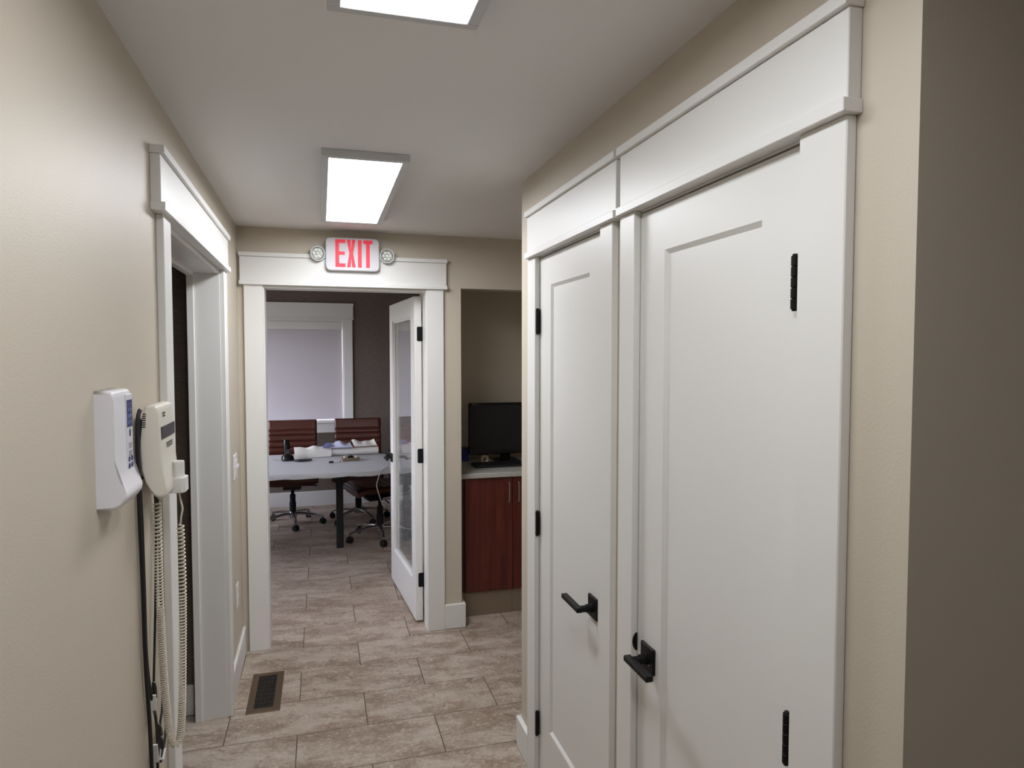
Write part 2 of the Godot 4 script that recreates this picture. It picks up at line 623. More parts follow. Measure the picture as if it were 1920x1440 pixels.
	# baseboards
	var bl := struct("baseboard_left", box_st(Vector3(0, 0, -3.398), Vector3(0.016, 0.148, -4.02), 0.004), M.trim, "white baseboard beside the floor register", "baseboard")
	bl.transform = LW
	s = new_st()
	bx(s, Vector3(0.714, 0, -4.024), Vector3(0.845, 0.152, -4.004), 0.004)
	bx(s, Vector3(0.823, 0, -4.15), Vector3(0.845, 0.152, -4.02), 0.004)
	struct("baseboard_end", s, M.trim, "white baseboard wrapping the pier between doorway and desk niche", "baseboard")
	s = new_st()
	bx(s, Vector3(0.793, 0, -2.718), Vector3(0.812, 0.135, -2.558), 0.004)
	bx(s, Vector3(0.80, 0, -2.718), Vector3(2.2, 0.135, -2.70), 0.004)
	struct("baseboard_right", s, M.trim, "white baseboard wrapping the closet corner", "baseboard")
	struct("baseboard_meeting", box_st(Vector3(-1.93, 0, -7.75), Vector3(1.62, 0.165, -7.734), 0.004), M.trim, "white baseboard under the meeting room window", "baseboard")

# craftsman head: lip, board, cap; local x out of the wall, z along, given as boxes through a transform
func head_set(t: Node3D, z0: float, z1: float, y0: float, y1: float, xf: Transform3D) -> void:
	obj("head_board", box_st(Vector3(0, y0 + 0.021, z0 + 0.004), Vector3(0.026, y1 - 0.022, z1 - 0.004), 0.0015, xf), M.trim, t)
	obj("head_lip", box_st(Vector3(0, y0, z0), Vector3(0.037, y0 + 0.022, z1), 0.0012, xf), M.trim, t)
	obj("head_cap", box_st(Vector3(0, y1 - 0.022, z0), Vector3(0.037, y1, z1), 0.0012, xf), M.trim, t)

func build_trims() -> void:
	# open doorway in the left wall
	var t := struct_node("trim_1", "white door casing and jamb of the open side doorway", "door trim")
	t.transform = LW
	var I := Transform3D.IDENTITY
	obj("casing", box_st(Vector3(0, 0, -2.040), Vector3(0.02, 2.072, -2.138), 0.002), M.trim, t)
	obj("casing", box_st(Vector3(0, 0, -3.302), Vector3(0.02, 2.072, -3.400), 0.002), M.trim, t)
	head_set(t, -3.412, -1.982, 2.072, 2.243, I)
	obj("jamb", box_st(Vector3(-0.136, 0, -2.119), Vector3(0.0, 2.054, -2.143), 0.001), M.trim, t)
	obj("jamb", box_st(Vector3(-0.136, 0, -3.297), Vector3(0.0, 2.054, -3.319), 0.001), M.trim, t)
	obj("head_jamb", box_st(Vector3(-0.136, 2.054, -2.119), Vector3(0.0, 2.072, -3.319), 0.001), M.trim, t)
	obj("stop", box_st(Vector3(-0.136, 0, -3.287), Vector3(-0.108, 2.044, -3.3), 0.001), M.trim, t)
	obj("stop", box_st(Vector3(-0.136, 2.042, -2.143), Vector3(-0.108, 2.056, -3.297), 0.001), M.trim, t)
	# doorway to the meeting room
	t = struct_node("trim_2", "white door casing and wide head under the exit sign", "door trim")
	var xe := Transform3D(Basis(Vector3.UP, -PI / 2), Vector3(0, 0, -4.024))   # local x -> +z, local z -> -x
	obj("casing", box_st(Vector3(-0.408, 0, -4.024), Vector3(-0.307, 2.076, -4.004), 0.002), M.trim, t)
	obj("casing", box_st(Vector3(0.611, 0, -4.024), Vector3(0.714, 2.076, -4.004), 0.002), M.trim, t)
	head_set(t, -0.735, 0.431, 2.076, 2.255, xe)
	obj("jamb", box_st(Vector3(-0.32, 0, -4.154), Vector3(-0.300, 2.062, -4.0235), 0.001), M.trim, t)
	obj("jamb", box_st(Vector3(0.608, 0, -4.154), Vector3(0.629, 2.062, -4.0235), 0.001), M.trim, t)
	obj("head_jamb", box_st(Vector3(-0.32, 2.062, -4.154), Vector3(0.629, 2.084, -4.0235), 0.001), M.trim, t)
	# closet doors
	var xc := Transform3D(Basis(Vector3.UP, PI), Vector3(0.812, 0, 0))         # local x -> -x, local z -> -z
	t = struct_node("trim_3", "white casing and head of the closet door beside the passage", "door trim")
	obj("casing", box_st(Vector3(0.792, 0, -2.556), Vector3(0.812, 2.063, -2.459), 0.002), M.trim, t)
	obj("casing", box_st(Vector3(0.792, 0, -1.840), Vector3(0.812, 2.063, -1.752), 0.002), M.trim, t)
	head_set(t, 1.712, 2.548, 2.063, 2.246, xc)
	closet_jamb(t, -2.478, -1.824)
	t = struct_node("trim_4", "white casing and head of the closet door beside the shaded corner", "door trim")
	obj("casing", box_st(Vector3(0.792, 0, -1.702), Vector3(0.812, 2.063, -1.614), 0.002), M.trim, t)
	obj("casing", box_st(Vector3(0.792, 0, -0.986), Vector3(0.812, 2.063, -0.878), 0.002), M.trim, t)
	head_set(t, 0.867, 1.694, 2.063, 2.246, xc)
	closet_jamb(t, -1.632, -0.968)
	# rounded strike lip on the casing edge next to the lever
	var hp := PackedVector2Array()
	for i in 13:
		var a := PI * i / 12.0
		hp.append(Vector2(-0.0135 * sin(a), 0.024 * cos(a)))
	var s := new_st()
	prism(s, hp, -1.6138, -1.6118, Transform3D(Basis.IDENTITY, Vector3(0.8095, 0.918, 0)))
	obj("strike_lip", s, M.black_metal, t)

func closet_jamb(t: Node3D, z0: float, z1: float) -> void:
	obj("jamb", box_st(Vector3(0.8125, 0, z0), Vector3(0.93, 2.060, z0 + 0.018), 0.001), M.trim, t)
	obj("jamb", box_st(Vector3(0.8125, 0, z1 - 0.018), Vector3(0.93, 2.060, z1), 0.001), M.trim, t)
	obj("head_jamb", box_st(Vector3(0.8125, 2.0595, z0), Vector3(0.93, 2.078, z1), 0.001), M.trim, t)
	obj("stop", box_st(Vector3(0.849, 0, z0 + 0.018), Vector3(0.88, 2.0595, z0 + 0.032)), M.trim, t)
	obj("stop", box_st(Vector3(0.849, 0, z1 - 0.032), Vector3(0.88, 2.0595, z1 - 0.018)), M.trim, t)
	obj("stop", box_st(Vector3(0.849, 2.045, z0 + 0.018), Vector3(0.88, 2.0595, z1 - 0.018)), M.trim, t)

func hinge(parent: Node3D, c: Vector3, half: float, r: float, plate: Vector3) -> void:
	var s := new_st()
	var n := 5
	for k in n:
		var y := c.y - half + (k + 0.5) * 2.0 * half / n
		cyl(s, Vector3(c.x, y, c.z), Vector3.UP, r, half / n - 0.0006, 14, 0.0008)
	cyl(s, c, Vector3.UP, r * 0.7, half + 0.003, 12, 0.001)
	if plate != Vector3.ZERO:
		bx(s, Vector3(c.x, c.y - half, c.z - 0.001), Vector3(c.x + plate.x, c.y + half, c.z + plate.z), 0.0004)
	obj("hinge", s, M.black_metal, parent)

func closet_door(called: String, label: String, z0: float, z1: float, far_hinge: bool) -> void:
	var t := struct_node(called, label, "door")
	var s := new_st()
	var x0 := 0.8125
	var x1 := 0.8470
	var st := 0.122
	var b := 0.0
	bx(s, Vector3(x0, 0.008, z0), Vector3(x1, 2.0545, z0 + st), b)
	bx(s, Vector3(x0, 0.008, z1 - st), Vector3(x1, 2.0545, z1), b)
	bx(s, Vector3(x0, 0.008, z0 + st), Vector3(x1, 0.262, z1 - st))
	bx(s, Vector3(x0, 1.945, z0 + st), Vector3(x1, 2.0545, z1 - st))
	# sloped sticking round the sunk panel
	var dp := 0.008
	var ins := 0.011
	var o4 := [Vector3(x0, 0.262, z0 + st), Vector3(x0, 0.262, z1 - st), Vector3(x0, 1.945, z1 - st), Vector3(x0, 1.945, z0 + st)]
	var i4 := [Vector3(x0 + dp, 0.262 + ins, z0 + st + ins), Vector3(x0 + dp, 0.262 + ins, z1 - st - ins), Vector3(x0 + dp, 1.945 - ins, z1 - st - ins), Vector3(x0 + dp, 1.945 - ins, z0 + st + ins)]
	var dir4 := [Vector3.UP, Vector3(0, 0, -1), Vector3.DOWN, Vector3(0, 0, 1)]
	for k in 4:
		var j := (k + 1) % 4
		face(s, [o4[k], o4[j], i4[j], i4[k]], (dir4[k] * dp + Vector3.LEFT * ins).normalized())
	obj("leaf", s, M.trim, t)
	obj("panel", box_st(Vector3(x0 + dp, 0.262, z0 + st), Vector3(x1 - 0.010, 1.945, z1 - st)), M.trim, t)
	var hz := z0 - 0.0005 if far_hinge else z1 - 0.004
	var pl := Vector3(0.018, 0, -0.0025) if far_hinge else Vector3.ZERO
	for y in [1.815, 1.0335 if far_hinge else 0.996, 0.2385]:
		hinge(t, Vector3(0.801, y, hz + (0.004 if far_hinge else -0.0085)), 0.047, 0.0068, pl)
	# lever set
	var hc := Vector3(x0, 0.901, -1.912 if far_hinge else -1.548)
	var dirz := -1.0
	var lv := Node3D.new()
	lv.name = "lever_handle"
	t.add_child(lv, true)
	lv.position = hc
	obj("rosette", box_st(Vector3(-0.009, -0.034, -0.034), Vector3(0, 0.034, 0.034), 0.002), M.black_metal, lv)
	s = new_st()
	cyl(s, Vector3(-0.018, -0.002, 0), Vector3.RIGHT, 0.0135, 0.010, 20, 0.001)
	cyl(s, Vector3(-0.036, -0.002, 0), Vector3.RIGHT, 0.0105, 0.013, 20, 0.001)
	obj("neck", s, M.black_metal, lv)
	if far_hinge:
		obj("lever", box_st(Vector3(-0.0635, -0.0095, -0.128), Vector3(-0.0435, 0.0055, 0.012), 0.0016), M.black_metal, lv)
	else:
		obj("lever", box_st(Vector3(-0.0635, -0.0095, -0.022), Vector3(-0.0435, 0.0055, 0.104), 0.0016), M.black_metal, lv)
		obj("privacy_pin", cyl_st(Vector3(-0.0095, -0.013, 0.016), Vector3.RIGHT, 0.002, 0.001), M.steel, lv)

func cyl_st(c: Vector3, axis: Vector3, r: float, half: float) -> SurfaceTool:
	var s := new_st()
	cyl(s, c, axis, r, half, 12)
	return s

func build_closet_doors() -> void:
	closet_door("door_1", "white one-panel closet door hinged beside the passage corner", -2.4565, -1.8445, true)
	closet_door("door_2", "white one-panel closet door hinged beside the shaded wall corner", -1.6105, -0.9895, false)

func build_glass_door() -> void:
	var t := struct_node("door_3", "white glazed door standing open into the meeting room", "door")
	t.position = Vector3(0.6015, 0, -4.166)
	t.rotation.y = 0.075
	var L := 0.875
	var th := 0.044
	var s := new_st()
	bx(s, Vector3(-th, 0.012, -0.115), Vector3(0, 2.046, 0))
	bx(s, Vector3(-th, 0.012, -L), Vector3(0, 2.046, -L + 0.115))
	bx(s, Vector3(-th, 0.012, -L + 0.115), Vector3(0, 0.255, -0.115))
	bx(s, Vector3(-th, 1.925, -L + 0.115), Vector3(0, 2.046, -0.115))
	obj("leaf", s, M.trim, t)
	s = new_st()
	for x in [[-0.034, -0.026], [-0.018, -0.010]]:
		bx(s, Vector3(x[0], 0.255, -L + 0.115), Vector3(x[1], 1.925, -L + 0.128))
		bx(s, Vector3(x[0], 0.255, -0.128), Vector3(x[1], 1.925, -0.115))
		bx(s, Vector3(x[0], 0.255, -L + 0.128), Vector3(x[1], 0.268, -0.128))
		bx(s, Vector3(x[0], 1.912, -L + 0.128), Vector3(x[1], 1.925, -0.128))
	obj("glazing_bead", s, M.trim, t)
	obj("pane", box_st(Vector3(-0.025, 0.2555, -L + 0.1155), Vector3(-0.019, 1.9245, -0.1155)), M.glass, t)
	for y in [1.815, 1.055, 0.27]:
		var h := new_st()
		prism(h, round_rect(0.032, 0.09, 0.008), 0.0, 0.0022, Transform3D(Basis.IDENTITY, Vector3(-0.012, y, 0.0005)), 0.0004)
		cyl(h, Vector3(0.0045, y, 0.004), Vector3.UP, 0.0055, 0.045, 14, 0.001)
		obj("hinge", h, M.black_metal, t)
	# lever on the free stile
	s = new_st()
	prism(s, round_rect(0.062, 0.062, 0.003, 2), 0.0, 0.009, Transform3D(Basis(Vector3.UP, -PI / 2), Vector3(-th, 0.93, -L + 0.062)), 0.001)
	obj("rosette", s, M.black_metal, t)
	s = new_st()
	cyl(s, Vector3(-th - 0.028, 0.93, -L + 0.062), Vector3.RIGHT, 0.010, 0.022, 16)
	bx(s, Vector3(-th - 0.060, 0.923, -L + 0.052), Vector3(-th - 0.044, 0.937, -L + 0.17), 0.0015)
	obj("lever", s, M.black_metal, t)

func build_lights() -> void:
	for k in 3:  # third panel is added behind the camera to brighten the shaded corner wall
		var z0: float = [-0.205, -2.432, 1.90][k]
		var z1: float = [-1.417, -3.632, 0.69][k]
		var xc: float = [0.173, 0.163, 0.90][k]
		var zc := (z0 + z1) * 0.5
		var hl := absf(z1 - z0) * 0.5
		var t := thing("ceiling_light", ["slim rectangular ceiling light panel over the closet doors", "slim rectangular ceiling light panel in front of the exit sign", "slim ceiling light panel added unseen in the entrance area as fill"][k], "ceiling light", Vector3(xc, 2.4, zc), 0.0, "light panels along the corridor ceiling")
		var s := new_st()
		var w := 0.153
		for q in [[-w, -hl, w, -hl + 0.022], [-w, hl - 0.022, w, hl], [-w, -hl + 0.022, -w + 0.026, hl - 0.022], [w - 0.026, -hl + 0.022, w, hl - 0.022]]:
			bx(s, Vector3(q[0], -0.027, q[1]), Vector3(q[2], 0.0, q[3]), 0.0015)
		obj("frame", s, M.fixture, t)
		obj("diffuser", box_st(Vector3(-w + 0.0262, -0.0155, -hl + 0.0222), Vector3(w - 0.0262, -0.004, hl - 0.0222)), M.glow, t)
		var l := AreaLight3D.new()
		l.name = "panel_light"
		l.area_size = Vector2(2.0 * (w - 0.028), 2.0 * (hl - 0.024))
		l.light_color = Color(0.97, 0.98, 1.0)
		l.light_energy = [0.98, 2.4, 0.34][k]
		l.area_normalize_energy = true
		l.shadow_enabled = true
		l.position = Vector3(0, -0.0165, 0)
		l.rotation.x = -PI / 2
		l.area_range = 12.0
		t.add_child(l)

func build_exit_sign() -> void:
	var t := thing("exit_sign", "white exit sign with red letters and two round emergency lamps", "exit sign", Vector3(0.183, 2.258, -4.024))
	var w := 0.299
	var h := 0.186
	var s := new_st()
	prism(s, round_rect(w, h, 0.026, 8), 0.038, 0.066, Transform3D.IDENTITY, 0.004)
	obj("housing", s, M.sign_white, t)
	obj("mounting_canopy", box_st(Vector3(-0.06, 0.004, 0.0), Vector3(0.06, 0.085, 0.039), 0.004), M.sign_white, t)
	# letters, drawn in a box of unit height
	var x0 := -w * 0.5
	var yb := -0.0735
	var H := 0.156
	var k := 0.021
	var shapes := []
	shapes.append([[0, 0], [0.056, 0], [0.056, k], [k, k], [k, H * 0.5 - 0.009], [0.052, H * 0.5 - 0.009], [0.052, H * 0.5 + 0.010], [k, H * 0.5 + 0.010], [k, H - k], [0.056, H - k], [0.056, H], [0, H]])
	shapes.append([[0, 0], [k, 0], [0.0245, H * 0.34], [0.028, 0], [0.049, 0], [0.0355, H * 0.5], [0.049, H], [0.028, H], [0.0245, H * 0.66], [k, H], [0, H], [0.0135, H * 0.5]])
	shapes.append([[0, 0], [k, 0], [k, H], [0, H]])
	shapes.append([[0.0145, 0], [0.0355, 0], [0.0355, H - k], [0.05, H - k], [0.05, H], [0, H], [0, H - k], [0.0145, H - k]])
	var at := [0.053, 0.1165, 0.178, 0.209]
	for i in 4:
		var poly := PackedVector2Array()
		for p in shapes[i]:
			poly.append(Vector2(x0 + at[i] + p[0], yb + p[1]))
		s = new_st()
		prism(s, poly, 0.0655, 0.0672)
		obj("letter", s, M.red, t)
	for sd in [-1.0, 1.0]:
		var lamp := Node3D.new()
		lamp.name = "lamp_head"
		t.add_child(lamp, true)
		lamp.position = Vector3(sd * 0.194, 0.0, 0.052)
		lamp.rotation = Vector3(0.08, -sd * 0.12 + 0.10, 0)
		var xf := Transform3D(Basis(Vector3.RIGHT, PI / 2), Vector3.ZERO)
		s = new_st()
		lathe(s, [Vector2(0, -0.022), Vector2(0.024, -0.020), Vector2(0.036, -0.010), Vector2(0.0415, 0.008), Vector2(0.0415, 0.013), Vector2(0.0365, 0.013), Vector2(0.0345, 0.007)], 36, xf)
		obj("shell", s, M.sign_white, lamp)
		s = new_st()
		lathe(s, [Vector2(0.0355, 0.0075), Vector2(0.030, 0.001), Vector2(0, 0.0)], 36, xf)
		obj("reflector", s, M.reflector, lamp)
		s = new_st()
		for q in 7:
			var a := TAU * q / 6.0
			var c := Vector2.ZERO if q == 6 else Vector2(cos(a), sin(a)) * 0.0195
			lathe(s, [Vector2(0.0088, 0.002), Vector2(0.0078, 0.0075), Vector2(0.004, 0.0095), Vector2(0, 0.010)], 14, Transform3D(Basis(Vector3.RIGHT, PI / 2), Vector3(c.x, c.y, 0)))
		obj("lens", s, M.lens, lamp)
		s = new_st()
		bx(s, Vector3(-sd * 0.048, -0.016, -0.016), Vector3(-sd * 0.026, 0.016, -0.002), 0.003)
		obj("arm", s, M.sign_white, lamp)

func build_vent() -> void:
	var t := thing("floor_register", "bronze floor register with dark grid set into the tiles", "floor vent", Vector3(-0.284, 0, -3.50))
	var ox := 0.0735
	var oz := 0.2015
	var ix := 0.0445
	var iz := 0.168
	var s := new_st()
	for q in [[-ox, -oz, ox, -iz], [-ox, iz, ox, oz], [-ox, -iz, -ix, iz], [ix, -iz, ox, iz]]:
		bx(s, Vector3(q[0], 0.0003, q[1]), Vector3(q[2], 0.005, q[3]), 0.0)
	# sloping outer lip
	for q in [[Vector3(-1, 0, 0)], [Vector3(1, 0, 0)], [Vector3(0, 0, -1)], [Vector3(0, 0, 1)]]:
		var d: Vector3 = q[0]
		var sd := Vector3(-d.z, 0, d.x)
		var half := oz if d.x != 0 else ox
		var out := ox if d.x != 0 else oz
		face(s, [d * out - sd * half + Vector3.UP * 0.005, d * out + sd * half + Vector3.UP * 0.005, d * (out + 0.004) + sd * (half + 0.004) + Vector3.UP * 0.0004, d * (out + 0.004) - sd * (half + 0.004) + Vector3.UP * 0.0004], (d + Vector3.UP).normalized())
	obj("frame", s, M.bronze, t)
	obj("damper_pan", box_st(Vector3(-ix, 0.0002, -iz), Vector3(ix, 0.0012, iz)), M.pan, t)
	for i in 7:
		var x := -ix + (i + 0.5) * 2.0 * ix / 7.0
		obj("slat", box_st(Vector3(x - 0.0016, 0.0012, -iz), Vector3(x + 0.0016, 0.0042, iz)), M.slat_bronze, t)
	for i in 7:
		var z := -iz + (i + 1) * 2.0 * iz / 8.0
		obj("cross_bar", box_st(Vector3(-ix, 0.0012, z - 0.0022), Vector3(ix, 0.0036, z + 0.0022)), M.slat_bronze, t)

func build_wall_plates() -> void:
	var t := on_left_wall("light_switch", "white light switch plate on the wall beside the meeting room doorway", "light switch", Vector3(0, 1.105, -3.735))
	obj("plate", box_st(Vector3(0, -0.065, -0.060), Vector3(0.007, 0.065, 0.060), 0.003), M.white_plastic, t)
	for z in [-0.026, 0.026]:
		obj("rocker", box_st(Vector3(0.007, -0.034, z - 0.0165), Vector3(0.0105, 0.034, z + 0.0165), 0.0015), M.white_plastic, t)
		obj("toggle", box_st(Vector3(0.0105, -0.006, z - 0.005), Vector3(0.021, 0.010, z + 0.005), 0.0015), M.white_plastic, t)
	t = on_left_wall("wall_outlet", "white power outlet low on the wall above the baseboard", "outlet", Vector3(0, 0.425, -3.735))
	obj("plate", box_st(Vector3(0, -0.062, -0.040), Vector3(0.006, 0.062, 0.040), 0.0025), M.white_plastic, t)
	for y in [-0.022, 0.022]:
		var rec := obj("receptacle", box_st(Vector3(0.006, y - 0.0145, -0.017), Vector3(0.0085, y + 0.0145, 0.017), 0.001), M.white_plastic, t)
		for z in [-0.006, 0.006]:
			obj("slot", box_st(Vector3(0.0084, y - 0.002, z - 0.001), Vector3(0.0088, y + 0.007, z + 0.001)), M.matte_black, rec)

# outline in (out of wall, y) swept along z with rounded ends
func shell_body(s: SurfaceTool, prof: Array, z0: float, z1: float, r: float) -> void:
	var c := Vector2.ZERO
	for p in prof:
		c += p
	c /= prof.size()
	var rings := []
	var n := 6
	var steps := []
	for i in n + 1:
		var a := PI * 0.5 * i / n
		steps.append([z0 - r * (1.0 - cos(a - PI * 0.5)) , 1.0 - sin(a)])
	var zs := []
	for i in n + 1:
		var a := PI * 0.5 * i / n
		zs.append([z0 - r * (1.0 - cos(a)), r * (1.0 - sin(a))])
	for i in n + 1:
		var a := PI * 0.5 * (n - i) / n
		zs.append([z1 + r * (1.0 - cos(a)), r * (1.0 - sin(a))])
	# zs: (z, inset)
	zs.sort_custom(func(p, q): return p[0] > q[0])
	for e in zs:
		var ring := PackedVector3Array()
		for p in prof:
			var d: Vector2 = p - c
			var l := d.length()
			var q: Vector2 = c + d * maxf(0.0, (l - e[1]) / l)
			# stay flat on the wall side
			if p.x <= 0.0005:
				q.x = p.x
			ring.append(Vector3(q.x, q.y, e[0]))
		rings.append(ring)
	loft(s, rings, true)

func build_control_panel() -> void:
	var t := on_left_wall("control_panel", "tall white wall control box with blue display strip and round blue buttons", "control panel", Vector3(0, 1.38, -1.536))
	var s := new_st()
	# profile from the side (out, up); deeper chin at the bottom
	var prof := [Vector2(0, 0.0), Vector2(0.030, 0.001), Vector2(0.041, 0.006), Vector2(0.052, 0.020), Vector2(0.054, 0.030), Vector2(0.050, 0.040), Vector2(0.042, 0.052), Vector2(0.0372, 0.070), Vector2(0.0355, 0.11), Vector2(0.0350, 0.16), Vector2(0.0345, 0.222), Vector2(0.0325, 0.232), Vector2(0.028, 0.2365), Vector2(0, 0.238)]
	shell_body(s, prof, 0.064, -0.064, 0.007)
	obj("body", s, M.white_plastic, t)
	# membrane strip along the far part of the face
	obj("overlay", box_st(Vector3(0.033, 0.056, -0.060), Vector3(0.0372, 0.226, -0.014), 0.0008), M.overlay, t)
	obj("display", box_st(Vector3(0.0370, 0.157, -0.058), Vector3(0.0377, 0.214, -0.017)), M.blue, t)
	for i in 3:
		for j in 2:
			obj("readout", box_st(Vector3(0.0376, 0.164 + i * 0.013, -0.050 + j * 0.016), Vector3(0.0379, 0.171 + i * 0.013, -0.040 + j * 0.016)), M.blue_light, t)
	s = new_st()
	prism(s, round_rect(0.011, 0.016, 0.005), 0.0370, 0.0378, Transform3D(Basis(Vector3.UP, PI / 2), Vector3(0, 0.145, -0.038)))
	obj("ready_lamp", s, M.navy, t)
	for i in 8:
		obj("printed_line", box_st(Vector3(0.0370, 0.1215 - i * 0.0031 - (0.004 if i > 3 else 0.0), -0.052), Vector3(0.0374, 0.1233 - i * 0.0031 - (0.004 if i > 3 else 0.0), -0.026)), M.print_grey, t)
	for p in [Vector2(-0.028, 0.090), Vector2(-0.048, 0.090), Vector2(-0.028, 0.076), Vector2(-0.048, 0.076)]:
		s = new_st()
		cyl(s, Vector3(0.0376, p.y, p.x), Vector3.RIGHT, 0.0056, 0.0008, 20)
		obj("button", s, M.blue, t)

func build_second_unit() -> void:
	var t := on_left_wall("curved_control_unit", "curved ivory wall control unit with dark display and hand switch cradle", "control panel", Vector3(0, 1.34, -1.86))
	var s := new_st()
	var prof := [Vector2(0.030, 0.016), Vector2(0.040, 0.004), Vector2(0.050, 0.0), Vector2(0.060, 0.002), Vector2(0.0655, 0.012), Vector2(0.0640, 0.03), Vector2(0.0600, 0.06), Vector2(0.0560, 0.10), Vector2(0.0535, 0.14), Vector2(0.0520, 0.18), Vector2(0.0510, 0.212), Vector2(0.047, 0.2225), Vector2(0.040, 0.226), Vector2(0.028, 0.2265), Vector2(0.020, 0.222), Vector2(0.011, 0.190), Vector2(0.006, 0.15), Vector2(0.005, 0.11), Vector2(0.010, 0.066), Vector2(0.018, 0.038)]
	shell_body(s, prof, 0.085, -0.085, 0.009)
	obj("body", s, M.ivory, t)
	obj("wall_bracket", box_st(Vector3(0, 0.055, -0.07), Vector3(0.022, 0.20, 0.075), 0.003), M.ivory, t)
	s = new_st()
	cyl(s, Vector3(0.010, 0.052, 0.068), Vector3.BACK, 0.004, 0.010, 12)
	obj("cable_grommet", s, M.matte_black, t)
	# display, face follows the slight lean of the front
	obj("display", box_st(Vector3(0.045, 0.143, -0.086 + 0.006), Vector3(0.0552, 0.173, 0.070), 0.0), M.lcd, t)
	for i in 3:
		obj("printed_line", box_st(Vector3(0.050, 0.128 - i * 0.005, -0.045), Vector3(0.0562, 0.1298 - i * 0.005, 0.022)), M.mark, t)
	for i in 2:
		for j in 2:
			obj("indicator_mark", box_st(Vector3(0.046, 0.196 + i * 0.007, 0.020 + j * 0.014), Vector3(0.0530, 0.1995 + i * 0.007, 0.030 + j * 0.014)), M.mark, t)
	obj("key_slot", box_st(Vector3(0.050, 0.040, -0.066), Vector3(0.0632, 0.058, -0.060)), M.mark, t)
	for i in 7:
		obj("side_vent", box_st(Vector3(0.0150 + 0.0003 * i, 0.174 + i * 0.0052, 0.080), Vector3(0.0222 + 0.0003 * i, 0.1768 + i * 0.0052, 0.0856)), M.mark, t)
	# cradle on the lower front corner
	s = new_st()
	var pl := PackedVector2Array([Vector2(0.046, -0.056), Vector2(0.046, -0.004), Vector2(0.082, -0.004), Vector2(0.0905, -0.010), Vector2(0.0905, -0.050), Vector2(0.082, -0.056)])
	prism(s, pl, -0.034, 0.004, Transform3D(Basis(Vector3.RIGHT, Vector3.BACK, Vector3.DOWN), Vector3.ZERO), 0.001)
	obj("cradle", s, M.pale_plastic, t)
	# the hand switch with its coiled cord
	var h := on_left_wall("hand_switch", "white tube hand switch on a long coiled ivory cord", "hand switch", Vector3(0.0715, 1.336, -1.89))
	s = new_st()
	lathe(s, [Vector2(0, -0.004), Vector2(0.0115, -0.004), Vector2(0.0130, 0.0), Vector2(0.0140, 0.040), Vector2(0.0140, 0.076), Vector2(0.0128, 0.079), Vector2(0.0098, 0.079), Vector2(0.0094, 0.0745), Vector2(0, 0.0745)], 28)
	obj("grip", s, M.pale_plastic, h)
	s = new_st()
	lathe(s, [Vector2(0.0082, 0.074), Vector2(0.0082, 0.0775), Vector2(0.007, 0.079), Vector2(0, 0.0792)], 20)
	obj("button", s, M.white_plastic, h)
	# coil: from the unit's underside down, round the bottom and up to the switch
	var path := curve([Vector3(-0.041, -0.016, 0.052), Vector3(-0.040, -0.10, 0.055), Vector3(-0.039, -0.25, 0.057), Vector3(-0.036, -0.40, 0.056), Vector3(-0.032, -0.52, 0.052), Vector3(-0.025, -0.615, 0.046), Vector3(-0.015, -0.648, 0.038), Vector3(-0.005, -0.630, 0.030), Vector3(0.000, -0.56, 0.024), Vector3(0.004, -0.40, 0.020), Vector3(0.006, -0.24, 0.014), Vector3(0.004, -0.14, 0.008), Vector3(0.002, -0.088, 0.004)], 24)
	var lens := [0.0]
	for i in range(1, path.size()):
		lens.append(lens[i - 1] + (path[i] as Vector3).distance_to(path[i - 1]))
	var total: float = lens[lens.size() - 1]
	var pts := []
	var ph := 0.0
	var sAt := 0.0
	var seg := 0
	var per := 11
	var up := Vector3.RIGHT
	while sAt < total:
		while seg < path.size() - 2 and lens[seg + 1] < sAt:
			seg += 1
		var f: float = (sAt - lens[seg]) / maxf(1e-6, lens[seg + 1] - lens[seg])
		var p: Vector3 = (path[seg] as Vector3).lerp(path[seg + 1], f)
		var d: Vector3 = ((path[seg + 1] as Vector3) - path[seg]).normalized()
		up = (up - d * up.dot(d)).normalized()
		var sd := d.cross(up)
		pts.append(p + (up * cos(ph) + sd * sin(ph)) * 0.0077)
		ph += TAU / per
		var u := sAt / total
		var pitch := 0.0078
		if u > 0.22 and u < 0.62:
			pitch = 0.0058
		elif u > 0.85 or u < 0.1:
			pitch = 0.0098
		sAt += pitch / per
	s = new_st()
	tube(s, pts, 0.0021, 6)
	tube(s, curve([Vector3(-0.030, 0.012, 0.050), Vector3(-0.038, -0.004, 0.052), pts[0] + Vector3(0, 0.004, 0), pts[0]], 5), 0.0021, 6)
	tube(s, curve([pts[pts.size() - 1], pts[pts.size() - 1] + Vector3(0.004, 0.006, 0.0), Vector3(0.004, -0.066, 0.003), Vector3(0.007, -0.045, 0.001), Vector3(0.002, -0.020, 0), Vector3(0, -0.002, 0)], 6), 0.0024, 6)
	obj("coiled_cord", s, M.cord, h)

func wall_cable(label: String, p: Array, r: float, group: String) -> void:
	var s := new_st()
	var q := []
	for e in p:
		q.append(LW * Vector3(e[2] if e.size() > 2 else 0.009, e[1], e[0]))
	tube(s, curve(q, 6), r, 8)
	tag(obj("cable", s, M.black, null), label, "cable", group)

